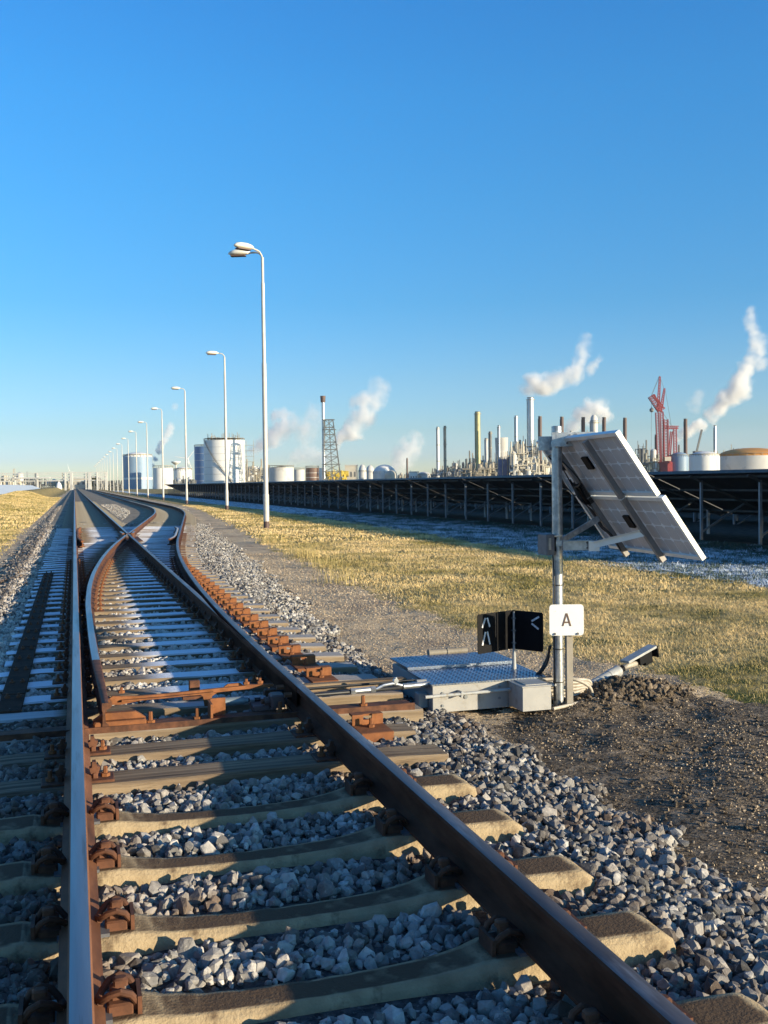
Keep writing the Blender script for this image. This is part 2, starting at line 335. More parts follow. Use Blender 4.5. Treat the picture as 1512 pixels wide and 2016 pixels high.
# ------------------------------------------------------------------ rails
PROF = [(-.07, -.172), (.07, -.172), (.07, -.160), (.030, -.146), (.010, -.132), (.008, -.060), (.016, -.048), (.034, -.040), (.036, -.012), (.030, -.003), (.018, 0),
        (-.018, 0), (-.030, -.003), (-.036, -.012), (-.034, -.040), (-.016, -.048), (-.008, -.060), (-.010, -.132), (-.030, -.146), (-.07, -.160)]
TOPI = (9, 10, 11)
def sweep(mb, pts, xmin=None, xmax=None, prof=PROF, top=None, dz=0):
    n = len(prof); P = np.array(pts, float); T = np.gradient(P, axis=0); T /= np.linalg.norm(T, axis=1)[:, None]
    vs = []
    for k in range(len(P)):
        nx, ny = T[k][1], -T[k][0]
        for a, z in prof:
            if xmin is not None: a = max(a, xmin[k])
            if xmax is not None: a = min(a, xmax[k])
            vs.append((P[k][0]+nx*a, P[k][1]+ny*a, z+dz))
    F = []; FT = []
    for k in range(len(P)-1):
        for i in range(n):
            j = (i+1) % n; f = (k*n+i, k*n+j, (k+1)*n+j, (k+1)*n+i); (FT if (i in TOPI and prof is PROF) else F).append(f)
    F += [tuple(range(n-1, -1, -1)), tuple(range((len(P)-1)*n, len(P)*n))]
    mb.add(vs, F)
    if top is not None: top.add(vs, FT)
def rail(name, pts, label, topmat, xmin=None, xmax=None, extra=None, webmat=None):
    mb, tp = MB(), MB(); sweep(mb, pts, xmin, xmax, top=tp)
    o = mb.build(name, webmat or M_railweb, auto=True); tag(o, label, 'rail', 'rails')
    q = tp.build('running_surface', topmat, o, smooth=True)
    if extra is not None:
        q.data.materials.append(M_rust)
        for p in q.data.polygons:
            if p.center.y < extra: p.material_index = 1
    return o
ys_far = np.concatenate([np.arange(-3, 130, 1.0), np.geomspace(131, 900, 30)])
rail('rail', [(0, y) for y in ys_far], 'long straight rail running away along the left, shiny worn top', M_railtop)
ys = np.concatenate([np.arange(-3, 6, 1.0), np.arange(6, 80, .7), np.geomspace(81, 900, 30)])
rail('rail', [(float(Xo(y)), y) for y in ys], 'big rusty rail from lower right that bends away as outer curved rail', M_railtop2, webmat=M_railweb2)
ysb = np.concatenate([np.arange(6.95, 13, .25), np.arange(13, 30.6, .6)])
xm = [max(-.034, min(.07, float(Xo(y))-1.507-.078)) if y < 13.9 else .07 for y in ysb]
xn = [-.036 if y < 9.5 else (-.045 if y < 13 else -.07) for y in ysb]
xm = [max(a, b+.006) for a, b in zip(xm, xn)]
rail('switch_blade', [(1.507-(.0 if y > 12 else (12-y)*.0005), y) for y in ysb], 'straight dark switch blade lying closed against the big rusty right rail', M_railtop2, xn, xm, webmat=M_railweb2)
rail('rail', [(1.507, y) for y in np.concatenate([np.arange(31.25, 130, 1.0), np.geomspace(131, 900, 30)])], 'straight right rail of the left track beyond the crossing', M_railtop, webmat=M_railweb2)
bp = [(6.85, .17), (8.4, .155), (10, .142), (12.7, .142), (15.3, .195), (17.5, .305), (20, .46), (22, .61), (24, .78)]
ysl = np.concatenate([np.arange(6.85, 24, .35), np.arange(24, 30.5, .5)])
def Xb(y):
    return float(np.interp(y, [a for a, b in bp], [b for a, b in bp])) if y < 15 else float(Xi(y))+max(0, (17-y)*.008)
xbs = [Xb(y) for y in ysl]; xbs = np.convolve(np.pad(xbs, 2, 'edge'), [.1, .2, .4, .2, .1], 'valid')
rail('switch_blade', list(zip(xbs, ysl)), 'curved brown switch blade standing open beside the left rail', M_railtop,
     [max(-.07, -.012-(y-6.85)*.012) for y in ysl], [min(.07, .03+(y-6.85)*.01) for y in ysl], webmat=M_rust, extra=8.6)
ysf = np.concatenate([np.arange(31.35, 80, .7), np.geomspace(81, 900, 30)])
rail('rail', [(float(Xi(y)), y) for y in ysf], 'inner curved orange-brown rail of the branching track beyond the crossing', M_railtop, webmat=M_rust)
# crossing
fr = thing('track_crossing', 'rail crossing where the curved and straight rails meet in an X', 'crossing', (1.507, 30.9, -.17))
m = MB(); m.box(1.2, 1.85, 29.6, 32.4, -.172, -.155); m.build('base_plate', M_rust, fr)
for sx, y0, y1, f, g in ((-1, 29.2, 32.6, lambda y: 1.507-.11-max(0, (y-30.9))*.03, 0), (1, 29.2, 32.6, lambda y: 1.507+.11+max(0, (y-30.9))*.10, 0)):
    mm, tt = MB(), MB()
    yy = np.arange(31.2, y1, .3); sweep(mm, [(f(y), y) for y in yy], top=tt); w_ = mm.build('wing_rail', M_railweb, fr, auto=True); tt.build('running_surface', M_railtop, w_, smooth=True)
m = MB(); m.prism([(1.44, 30.75), (1.5, 31.25), (1.54, 31.25), (1.57, 30.75)], Matrix.Translation((0, 0, -.06)), .1); m.build('crossing_nose', M_railtop2, fr)
# check rails
def check(px, lab):
    o = thing('check_rail', lab, 'check rail', (px[0][0], px[0][1], -.17), 'check rails')
    mm, tt = MB(), MB(); sweep(mm, px, top=tt); b = mm.build('bar', M_rustb if 'left' in lab else M_rust, o, auto=True); tt.build('upper_edge', M_rustb if 'left' in lab else M_lamp, b)
    k = MB()
    for x, y in px[1:-1:2]: k.box(x-.12, x+.12, y-.09, y+.09, -.168, -.14)
    k.each('chair_plate', M_rust, o)
check([(.19, 27.6), (.12, 28.6), (.085, 29.6)]+[(.085, y) for y in np.arange(30.6, 35, 1.0)]+[(.12, 35.8), (.19, 36.6)], 'rusty check rail with flared end beside the left rail near the crossing')
check([(float(Xo(y))-o_, y) for y, o_ in ((27.4, .22), (28.3, .13), (29.2, .1), (30.2, .1), (31.2, .1), (32.2, .1), (33.2, .1), (34.2, .12), (35, .2))], 'dark check rail with pale flared end inside the outer curved rail')

# ------------------------------------------------------------------ sleepers
def bolt(mb, x, y, z, r=.016, h=.05):
    mb.cyl((x, y, z), (x, y, z+.018), r*1.5, r*1.5, 6); mb.cyl((x, y, z+.018), (x, y, z+h), r*.75, r*.65, 6)
def clip_mesh(sgn):   # looped spring clip with shoulder, seated outside (sgn) of the rail foot
    mb = MB(); s = sgn
    mb.box(*sorted((s*.075, s*.155)), -.05, .05, -.186, -.150, bev=.006)
    mb.box(*sorted((s*.085, s*.13)), -.022, .022, -.151, -.108, bev=.008)
    for e in (-1, 1):
        mb.tube([(s*.052, e*.012, -.150), (s*.062, e*.032, -.140), (s*.085, e*.05, -.118), (s*.115, e*.058, -.108), (s*.145, e*.055, -.122), (s*.163, e*.045, -.150), (s*.160, e*.030, -.176)], .0115, 8)
    mb.tube([(s*.058, -.03, -.148), (s*.050, 0, -.146), (s*.058, .03, -.148)], .011, 8)
    mb.box(*sorted((s*.095, s*.14)), -.018, .018, -.112, -.088, bev=.006)
    mb.box(*sorted((s*.165, s*.178)), -.06, .06, -.195, -.13)
    return mb
def conc_section():
    q_ = [(-1.25, -.205, .13), (-1.2, -.172, .135), (-.97, -.166, .135), (-.93, -.173, .135), (-.80, -.186, .135), (-.70, -.186, .135), (-.58, -.184, .13), (-.50, -.200, .115), (-.38, -.214, .105), (-.2, -.222, .10),
            (0, -.224, .10), (.2, -.222, .10), (.38, -.214, .105), (.50, -.200, .115), (.58, -.184, .13), (.70, -.186, .135), (.80, -.186, .135), (.93, -.173, .135), (.97, -.166, .135), (1.2, -.172, .135), (1.25, -.205, .13)]
    return [(x, z, w-.018) for x, z, w in q_]
def conc_mesh():
    mb = MB(); S = conc_section(); vs = []
    for x, z, w in S:
        b = .018; vs += [(x, -w-.03, z-.16), (x, -w, z-b), (x, -w+b, z), (x, w-b, z), (x, w, z-b), (x, w+.03, z-.16)]
    fs = []
    for k in range(len(S)-1):
        for i in range(5): fs.append((k*6+i, k*6+i+1, (k+1)*6+i+1, (k+1)*6+i))
    fs += [tuple(range(5, -1, -1)), tuple(range((len(S)-1)*6, len(S)*6))]
    fs = [tuple(reversed(f)) for f in fs]
    mb.add(vs, fs); return mb
def seg_label(i, n, kind):
    return kind % i
ORD = ['nearest', 'second nearest', 'third nearest', 'fourth nearest', 'fifth nearest', 'sixth nearest', 'seventh nearest', 'eighth nearest', 'ninth nearest', 'tenth nearest']
def ordn(i):
    return ORD[i] if i < 10 else ('%d%s nearest' % (i+1, 'th' if 10 <= (i+1) % 100 <= 20 else {1: 'st', 2: 'nd', 3: 'rd'}.get((i+1) % 10, 'th')))
proto = thing('concrete_sleeper', 'x', 'sleeper', (.7535, 3.19, 0), 'concrete sleepers')
cb = conc_mesh().build('sleeper_body', M_conc, proto, world=False)
def roughen(o, amt, cuts, sc0=18):
    from mathutils import noise as mn
    bm = bmesh.new(); bm.from_mesh(o.data); bmesh.ops.subdivide_edges(bm, edges=bm.edges, cuts=cuts, use_grid_fill=True)
    for v in bm.verts:
        p = v.co*sc0; n = mn.noise(p)+.5*mn.noise(p*2.7); v.co += v.normal*amt*n
        if mn.noise(v.co*21+Vector((5, 2, 1))) > .36: v.co -= v.normal*amt*1.3
    bm.to_mesh(o.data); bm.free()
    o.data.shade_smooth()
roughen(cb, .0015, 5, 60)
for cxx in (-.7535, .7535):
    for sg in (-1, 1):
        o = clip_mesh(sg).build('rail_clip', M_rust, proto, world=False, auto=True); o.location = (cxx, 0, 0)
    pp = MB(); pp.box(-.09, .09, -.09, .09, -.19, -.173); q_ = pp.build('rail_pad', M_dkgrey, proto, world=False); q_.location = (cxx, 0, 0)
concY = [2.56, 3.19, 3.80, 4.43, 5.06]
for i, y in enumerate(concY):
    o = proto if i == 0 else dup(proto)
    o.location = (.7535+[0, .0, .012, -.01, .008][i], y, [0, .0, -.003, .002, 0][i]); o.rotation_euler.z = [0, .004, -.006, .005, -.003][i]
    o['label'] = ['concrete sleeper under the near rails at the bottom edge', 'concrete sleeper with looped clips, nearest one wholly in view', 'second whole concrete sleeper from the bottom of the view', 'third whole concrete sleeper from the bottom', 'concrete sleeper next to the wooden ones'][i]
def wood_body(x0, x1, hw, jn):
    mb = MB(); n = 10; xs = np.linspace(x0, x1, n); vs = []; r = random.Random(jn)
    for k, x in enumerate(xs):
        e = .012 if k in (0, n-1) else 0; j = lambda: r.uniform(-.004, .004)
        zt = -.186
        vs += [(x, -hw+j(), -.34), (x, -hw+j(), zt-.012-e), (x, -hw+.012+j(), zt-e+j()*.5), (x, hw-.012+j(), zt-e+j()*.5), (x, hw+j(), zt-.012-e), (x, hw+j(), -.34)]
    fs = [tuple(reversed((k*6+i, k*6+i+1, (k+1)*6+i+1, (k+1)*6+i))) for k in range(n-1) for i in range(5)]
    fs += [tuple(range(6)), tuple(range(n*6-1, n*6-7, -1))]
    mb.add(vs, fs); return mb
pl = MB(); pl.box(-.19, .19, -.085, .085, -.186, -.173, bev=.004)
def clamp_mb(s):
    cl = MB(); cl.box(*sorted((s*.075, s*.105)), -.035, .035, -.173, -.1441, bev=.006)
    cl.prism([(-.02, -.02), (.02, -.02), (.03, .012), (.012, .02), (.006, .045), (-.012, .045), (-.014, .015), (-.028, .01)], Matrix.Translation((s*.088, 0, -.13)) @ Matrix.Rotation(R(90), 4, 'X') @ Matrix.Scale(s, 4, (1, 0, 0)), .05)
    return cl
pl_o = pl.build('base_plate', M_rust, None); cl_o = [clamp_mb(s).build('rail_clip', M_rust, None) for s in (-1, 1)]
_b = MB(); bolt(_b, 0, 0, -.173, .017, .055); sw_o = _b.build('screw', M_rustb, None)
def plates(parent, X, fine=True):
    a = pl_o.copy(); COL.objects.link(a); a.parent = parent; a.location = (X-parent.location.x, 0, 0)
    if not fine: return
    for k, s in enumerate((-1, 1)):
        b = cl_o[k].copy(); COL.objects.link(b); b.parent = a
        c = sw_o.copy(); COL.objects.link(c); c.parent = a; c.location = (s*.145, 0, 0)
_bm = {}
def bolts(parent, pts, mt, r=.016, h=.05):
    key = (mt.name, r, h)
    for x, y, z in pts:
        if key not in _bm:
            _m = MB(); bolt(_m, 0, 0, 0, r, h); o = _m.build('bolt', mt, None); _bm[key] = o.data
        else: o = bpy.data.objects.new('bolt', _bm[key]); COL.objects.link(o)
        o.parent = parent; o.location = Vector((x, y, z))-parent.location
def pieces(parent, name, mt, boxes, **kw):
    for b in boxes: _m = MB(); _m.box(*b); _m.build(name, mt, parent, **kw)
woodY = [5.75, 6.34]+[6.93, 7.52]+[8.1+.6*k for k in range(55)]
gsl = 'wooden switch sleepers'
for i, y in enumerate(woodY):
    x0 = -.62-.06*random.random(); x1 = (2.10 if y < 7.8 else max(2.36, float(Xo(y))+.42))+.05*random.random()
    if i in (2, 3): x0 = -.9; x1 = (2.36, 2.40)[i-2]
    t = thing('wooden_sleeper', 'x', 'sleeper', ((x0+x1)/2, y, 0), gsl)
    t['label'] = (['weathered wooden sleeper next to the concrete ones', 'weathered wooden sleeper just in front of the steel-plated one', 'wooden sleeper under the near steel channel of the point drive', 'wooden sleeper just behind the point drive rods']+[None]*55)[i] or ('frosted wooden sleeper in the switch, %s beyond the point drive rods' % ordn(i-4).replace(' nearest', ''))
    wb = wood_body(x0, x1, .125 if y < 9 else .12, i); L0 = len(wb.v)
    if i < 2:
        b = wb.build('sleeper_body', M_wood, t, world=False)
        for v in b.data.vertices: v.co.x -= t.location.x
    else:
        b = wb.build('sleeper_body', M_woodf if i > 1 else M_wood, t, world=False)
        n = len(b.data.vertices); co = np.zeros(n*3); b.data.vertices.foreach_get('co', co); X = co.reshape(-1, 3)[:, 0].copy()
        # finer cross-cuts carry the frost amount
        bm = bmesh.new(); bm.from_mesh(b.data)
        bmesh.ops.bisect_plane  # (kept simple: subdivide lengthwise edges)
        ed = [e for e in bm.edges if abs(e.verts[0].co.x-e.verts[1].co.x) > .1]; bmesh.ops.subdivide_edges(bm, edges=ed, cuts=3, use_grid_fill=True)
        bm.to_mesh(b.data); bm.free()
        n = len(b.data.vertices); co = np.zeros(n*3); b.data.vertices.foreach_get('co', co); X = co.reshape(-1, 3)[:, 0].copy()
        bl = Xb(y) if 6.9 < y < 30 else 0
        fr_ = np.ones(n); fr_ *= np.clip((np.abs(X-bl)-.36)/.22, 0, 1) if y > 7 else 1
        fr_ *= np.clip((np.abs(X-1.507)-.1)/.1, 0, 1); fr_ = np.where(X < -.1, 1, fr_)
        fr_ = np.where(X > float(Xo(y))+.05, .25, fr_)
        if i == 2: fr_ *= .35
        if i == 3: fr_ *= .5
        at = b.data.attributes.new('frost', 'FLOAT', 'POINT'); at.data.foreach_set('value', fr_.astype(np.float32))
        co = co.reshape(-1, 3); co[:, 0] -= t.location.x; b.data.vertices.foreach_set('co', co.ravel().astype(np.float32))
    if i in (2, 3): continue
    if y < 34:
        fi = y < 22
        plates(t, 0, fi)
        plates(t, float(Xo(y)), fi)
        if y > 12: plates(t, 1.507, fi)
        if y > 13: plates(t, Xb(y) if y < 30 else float(Xi(y)), fi)
for q in (pl_o, cl_o[0], cl_o[1], sw_o): bpy.data.objects.remove(q)
# concrete sleepers far: main and branch track
fb = MB(); fb.box(-1.25, 1.25, -.13, .13, -.33, -.19, bev=.012)
k0 = None; y0c = 8.1+.6*55+.2; cnt = 0
for k in range(115):
    y = y0c+.6*k
    for tr in (0, 1):
        x = .7535 if tr == 0 else float(Xo(y))-.7535
        if k0 is None: o = fb.build('concrete_sleeper', M_concfar); k0 = o
        else: o = k0.copy(); COL.objects.link(o)
        o.location = (x, y, 0)
        if tr: o.rotation_euler.z = -math.atan((float(Xo(y+.5))-float(Xo(y-.5))))
        tag(o, ('distant concrete sleeper of the straight left track, %s past the switch' if tr == 0 else 'distant concrete sleeper of the branching right track, %s past the switch') % ordn(k).replace(' nearest', ''), 'sleeper', 'distant concrete sleepers')
# longitudinal tie strip on the left and stepped brackets on the right
t = thing('tie_strip', 'long dark steel strip lying across the sleeper ends left of the track', 'steel strip', (-.46, 7.7, -.18))
m = MB()
for k in range(20): 
    y = 7.8+.6*k; m.box(-.55, -.38, y-.17, y+.43, -.184, -.168+.004*(k % 2)+.001*(k % 3), bev=.002)
m.build('strip', M_rub2, t)
bolts(t, [(x, 8.1+.6*k, -.168) for k in range(20) for x in (-.42, -.50)], M_rust, .014, .035)
def bracket(x, y, first=[None]):
    if first[0] is None:
        o = thing('sleeper_bracket', 'x', 'bracket', (x, y, 0), 'rusty sleeper brackets')
        m = MB(); m.box(-.11, .11, -.17, .15, -.186, -.172, bev=.003); m.build('foot_plate', M_rustb, o, world=False)
        m = MB(); m.box(-.105, -.03, .055, .072, -.172, -.105); m.box(.03, .105, .055, .072, -.172, -.105); m.box(-.03, .03, .055, .072, -.172, -.14); m.box(-.105, .105, .072, .14, -.118, -.105)
        m.build('upright', M_rustb, o, world=False)
        m = MB(); m.box(-.105, .105, -.18, -.1705, -.25, -.173); m.build('front_flange', M_rustb, o, world=False)
        m = MB(); bolt(m, 0, -.02, -.172, .016, .06); m.build('bolt', M_rustb, o, world=False); first[0] = o
        return o
    o = dup(first[0], (x, y, 0)); return o
o = bracket(1.83, 6.34); o['label'] = 'single rusty bracket in front of the point machine, right of the near rail'
for k in range(20):
    y = 8.1+.6*k; o = bracket(1.91+.006*k+random.uniform(-.01, .01), y); o['label'] = 'rusty stepped bracket right of the switch, %s in the row beyond the point machine' % ordn(k).replace(' nearest', '')

# ------------------------------------------------------------------ point drive: channels, stretcher, rods
t = thing('steel_channel', 'flat rusty steel channel laid across the track in front of the drive rods', 'channel', (.7, 6.93, -.18))
m = MB(); m.box(-.85, 2.3, 6.83, 7.03, -.184, -.170); m.build('web', M_rust, t)
m = MB(); m.box(-.85, 2.3, 6.815, 6.829, -.235, -.150); m.build('front_flange', M_rust, t)
m = MB(); m.box(.10, .44, 6.86, 7.0, -.168, -.13, bev=.01); m.prism([(.1, -.13), (.44, -.13), (.37, -.085), (.17, -.085)], Matrix(((1, 0, 0, 0), (0, 0, 1, 6.95), (0, 1, 0, 0), (0, 0, 0, 1))), .05); m.build('slide_chair', M_rustb, t, world=False)
for ob in t.children:
    if ob.name.startswith('slide_chair'): ob.location = (-.7, -6.93, .18)
bolts(t, [(x, 6.93, -.17) for x in (.47, .78, 1.35, 1.95)], M_rustb, .02, .075)
pieces(t, 'end_plate', M_rustb, [(.86, .875, 6.84, 7.0, -.166, -.06), (.876, .98, 6.985, 7.0, -.166, -.05)])
t = thing('stretcher_bar', 'orange rusty stretcher bar reaching from the open blade across the track', 'stretcher bar', (.8, 7.4, -.1))
m = MB(); XZ = Matrix(((1, 0, 0, 0), (0, 0, 1, 7.34), (0, 1, 0, 0), (0, 0, 0, 1)))
m.prism([(.21, -.115), (.30, -.118), (.42, -.100), (.60, -.094), (.96, -.080), (1.30, -.066), (1.38, -.062), (1.38, -.048), (1.20, -.040), (1.16, -.046), (.96, -.052), (.60, -.064), (.42, -.066), (.30, -.060), (.24, -.055), (.21, -.075)], XZ, .03)
m.prism([(.30, -.094), (.58, -.090), (.94, -.078), (.94, -.070), (.58, -.080), (.30, -.082)], XZ @ Matrix.Translation((0, 0, -.03)), .03)
m.prism([(.875, -.17), (.915, -.17), (.93, -.10), (.965, -.078), (.845, -.080), (.865, -.10)], XZ @ Matrix.Translation((0, 0, -.025)), .02)
m.prism([(1.02, -.05), (1.16, -.045), (1.14, -.028), (1.05, -.030)], XZ @ Matrix.Translation((0, 0, .02)), .02); m.build('bar', M_rustb, t)
m = MB(); m.cyl((.20, 7.28, -.10), (.20, 7.42, -.10), .035, .035, 14); m.cyl((.20, 7.255, -.10), (.20, 7.28, -.10), .018, .018, 8); m.build('blade_joint', M_rust, t, auto=True)
bolts(t, [(x, 7.33, -.036) for x in (.30, 1.18, 1.28)], M_rustb, .016, .04)
m = MB(); m.box(.80, .88, 7.62, 7.66, -.15, -.04, bev=.006); m.box(.75, .93, 7.58, 7.68, -.172, -.15); tag(m.build('blade_stop', M_rust), 'small rusty upright stop between the rails behind the stretcher bar', 'bracket')
t = thing('drive_rod', 'black and silver drive rod with turnbuckle running from the point machine under the rail', 'drive rod', (1.6, 7.2, -.12))
zr = -.125
m = MB(); m.tube([(1.12, 7.20, zr), (1.5, 7.20, zr), (2.62, 7.30, zr-.01)], .014, 10); m.build('rod', M_rubber, t, smooth=True)
m = MB(); m.cyl((.93, 7.19, zr), (1.14, 7.2, zr), .032, .030, 14); m.cyl((1.14, 7.2, zr), (1.17, 7.2, zr), .022, .022, 12); m.build('sleeve', mat('blue_grey_sleeve', (.15, .19, .22), (.20, .24, .27), 12, .45, .2), t, auto=True)
m = MB()
for x in (1.18, 1.26, 1.94, 2.10): m.cyl((x, 7.2+max(0, x-1.5)*.09, zr), (x+.035, 7.2+max(0, x-1.5)*.09, zr), .026, .026, 6)
m.each('lock_nut', M_galv, t)
m = MB(); m.cyl((1.2, 7.2, zr), (1.28, 7.2, zr), .012, .012, 8); m.cyl((1.95, 7.24, zr), (2.12, 7.255, zr), .02, .02, 10); m.each('threaded_rod', M_galv, t)
m = MB(); m.cyl((2.36, 7.275, zr), (2.58, 7.295, zr), .022, .022, 12); m.tube([(2.14, 7.25, zr), (2.2, 7.25, zr+.025), (2.28, 7.265, zr+.03), (2.36, 7.275, zr+.005)], .012, 8)
m.cyl((2.30, 7.265, zr+.02), (2.30, 7.265, zr+.075), .012, .012, 8); m.cyl((2.30, 7.25, zr+.05), (2.30, 7.28, zr+.05), .02, .02, 8); m.build('fork_end', M_galv, t, auto=True)
t = thing('detection_rod', 'thin black detection rod parallel to the drive rod behind it', 'drive rod', (1.6, 7.3, -.12))
m = MB(); m.tube([(1.40, 7.44, zr), (2.60, 7.48, zr)], .009, 8); m.build('rod', M_rubber, t)
m = MB(); m.box(1.33, 1.42, 7.40, 7.48, zr-.03, zr+.02, bev=.006); m.build('clevis', M_rust, t)
# lugs bolted to the big rail at the toe
t = thing('blade_lock', 'dark greasy blade lock bolted to the inner side of the big rail', 'blade lock', (1.4, 7.1, -.1))
m = MB(); m.box(1.30, 1.40, 6.98, 7.12, -.15, -.06, bev=.012); m.cyl((1.26, 7.05, -.11), (1.42, 7.05, -.11), .03, .03, 12); m.box(1.18, 1.30, 7.02, 7.20, -.165, -.135, bev=.006); m.build('lock_body', M_stackb, t)
m = MB(); m.cyl((1.38, 6.92, -.05), (1.43, 6.92, -.05), .02, .02, 6); m.cyl((1.38, 7.2, -.05), (1.43, 7.2, -.05), .02, .02, 6); m.cyl((1.24, 7.05, -.11), (1.26, 7.05, -.11), .02, .02, 6); m.each('bolt', M_rust, t)
m = MB(); m.box(1.62, 2.5, 7.60, 7.68, -.184, -.13, bev=.006); tag(m.build('timber_beam', M_wood), 'dark timber beam running from the big rail to the point machine', 'timber')

# ------------------------------------------------------------------ point machine
PM = thing('point_machine', 'low grey point machine box with two blue-glinting checker-plate lids', 'point machine', (3.05, 7.7, -.33))
th = R(-3.5)
def P2(x, y): return x, y
m = MB(); m.box(2.58, 3.50, 7.23, 8.24, -.335, -.125, bev=.004); m.build('housing', M_grey, PM)
def lid(y0, y1, z0, z1, lab):
    x0, x1 = 2.565, 3.515
    A = MB(); t_ = .012
    vs = [(x0, y0, z0), (x1, y0, z0), (x1, y1, z1), (x0, y1, z1)]
    A.add([(x, y, z-t_) for x, y, z in vs]+vs, [(3, 2, 1, 0), (4, 5, 6, 7), (0, 1, 5, 4), (1, 2, 6, 5), (2, 3, 7, 6), (3, 0, 4, 7)])
    o = A.build('lid', M_alu, PM)
    D = MB(); nx_ = 34; ny_ = int((y1-y0)/.028)
    for j in range(ny_):
        for i in range(nx_):
            x = x0+.014+(i+.5*(j % 2))*.0275; y = y0+.014+j*.028
            if x > x1-.012: continue
            z = z0+(z1-z0)*(y-y0)/(y1-y0)+.0004; a = R(45 if (i+j) % 2 else -45); ux, uy = math.cos(a)*.013, math.sin(a)*.013; px, py = -math.sin(a)*.0045, math.cos(a)*.0045
            D.add([(x-ux, y-uy, z), (x+px, y+py, z), (x+ux, y+uy, z), (x-px, y-py, z), (x, y, z+.0028)], [(0, 3, 4), (3, 2, 4), (2, 1, 4), (1, 0, 4)])
    D.build('raised_tread', M_alu, o)
    return o
lid(7.20, 7.80, -.112, -.106, 'f'); lid(7.78, 8.27, -.082, -.080, 'b')
m = MB()
m.box(2.575, 3.505, 7.80, 7.812, -.122, -.0945); m.build('lid_step', M_alu, PM)
m = MB(); m.box(3.12, 3.20, 7.79, 7.80, -.10, -.085); m.box(2.95, 3.02, 7.79, 7.80, -.10, -.085); m.each('hinge', M_galv, PM)
m = MB()
for i in range(34): m.cyl((2.60+i*.027, 7.197, -.116), (2.60+i*.027, 7.204, -.116), .006, .006, 6)
m.build('lid_edge_bumps', M_alu, PM)
sb = MB(); sb.box(3.20, 3.44, 6.96, 7.222, -.315, -.135, bev=.005); sbo = sb.build('terminal_box', M_grey, PM)
m = MB(); m.box(3.195, 3.445, 6.955, 7.222, -.134, -.126, bev=.003); m.box(3.24, 3.42, 6.99, 7.19, -.126, -.120, bev=.002); m.build('lid', M_grey, sbo)
m = MB(); m.cyl((2.50, 7.165, -.195), (3.19, 7.165, -.185), .013, .013, 12); m.cyl((3.45, 7.165, -.180), (3.64, 7.165, -.176), .013, .013, 12)
m.box(2.78, 2.80, 7.15, 7.23, -.215, -.172, bev=.004); m.build('hand_rail', M_pvc, PM, auto=True)
m = MB()
for x, z in ((2.66, -.19), (2.66, -.285), (2.85, -.23), (3.13, -.17), (3.13, -.26)): m.cyl((x, 7.222, z), (x, 7.231, z), .011 if x != 2.85 else .016, .011 if x != 2.85 else .016, 6)
m.each('bolt', M_steeld, PM)
m = MB(); m.box(2.572, 2.580, 7.62, 7.70, -.20, -.155); m.build('white_label', M_white, PM)
m = MB(); m.box(2.50, 2.578, 7.32, 7.42, -.31, -.20, bev=.006); m.cyl((2.5, 7.37, -.13), (2.578, 7.37, -.13), .03, .03, 14); m.build('rod_gland', M_grey, PM)
m = MB(); m.cyl((2.95, 8.34, -.075), (3.30, 8.34, -.07), .03, .03, 14); m.cyl((2.94, 8.34, -.075), (2.955, 8.34, -.075), .036, .036, 14); m.cyl((3.11, 8.34, -.073), (3.125, 8.34, -.073), .036, .036, 14)
tag(m.build('conduit', M_chan, auto=True), 'short grey conduit lying behind the point machine', 'conduit')

# arrow sign
AS = thing('point_indicator', 'black folded two-leaf indicator sign with white arrow marks above the point machine', 'indicator sign', (3.40, 7.55, -.1))
m = MB(); m.cyl((3.40, 7.55, -.11), (3.40, 7.55, .36), .0105, .0105, 12); m.build('mast', M_galv, AS, auto=True)
m = MB(); m.cyl((3.40, 7.55, -.105), (3.40, 7.55, .03), .019, .013, 12); m.build('mast_sleeve', M_pvc, AS, auto=True)
H1 = np.array([3.40, 7.575]); L1 = np.array([3.03, 7.42]); R1_ = np.array([3.555, 7.33])
def leaf(A, B, zt0, zt1, zb0, zb1, name):
    d = Vector((B[0]-A[0], B[1]-A[1], 0)); ln = d.length; d.normalize(); n = Vector((d.y, -d.x, 0))
    M = Matrix(((d.x, 0, n.x, A[0]), (d.y, 0, n.y, A[1]), (0, 1, n.z, 0), (0, 0, 0, 1)))
    c = .012
    mb = MB(); mb.prism([(0, zb0), (ln-c, zb1), (ln, zb1+c), (ln, zt1-c), (ln-c, zt1), (0, zt0)], M, .005)
    return mb.build(name, M_black, AS), M, ln
lf, ML, lnL = leaf(H1, L1, .370, .370, .055, .055, 'left_leaf'); rf, MR, lnR = leaf(H1, R1_, .370, .370, .055, .055, 'right_leaf')
def stroke(mb, M, a, b, w, side):
    a = Vector(a); b = Vector(b); d = (b-a).normalized(); n = Vector((-d.y, d.x))*w/2
    mb.prism([tuple(a-n), tuple(b-n), tuple(b+n), tuple(a+n)], M @ Matrix.Translation((0, 0, side*.0040)), .002)
for side in (1, -1):
    mk = MB()
    for z0 in (.335, .235):
        h_ = .075 if z0 > .3 else .105
        zz_ = z0 if z0 > .3 else .225
        stroke(mk, ML, (lnL-.105, zz_), (lnL-.135+.0, zz_-h_), .016, side); stroke(mk, ML, (lnL-.085, zz_), (lnL-.05, zz_-h_), .016, side)
    mk.build('arrow_mark', M_mark, lf)
    mk = MB(); stroke(mk, MR, (lnR-.035, .335), (lnR-.105, .295), .015, side); stroke(mk, MR, (lnR-.105, .275), (lnR-.04, .235), .015, side); mk.build('arrow_mark', M_mark, rf)
m = MB()
for z in (.1, .2, .3): m.box(3.385, 3.415, 7.54, 7.575, z, z+.012)
m.each('leaf_clamp', M_steeld, AS)

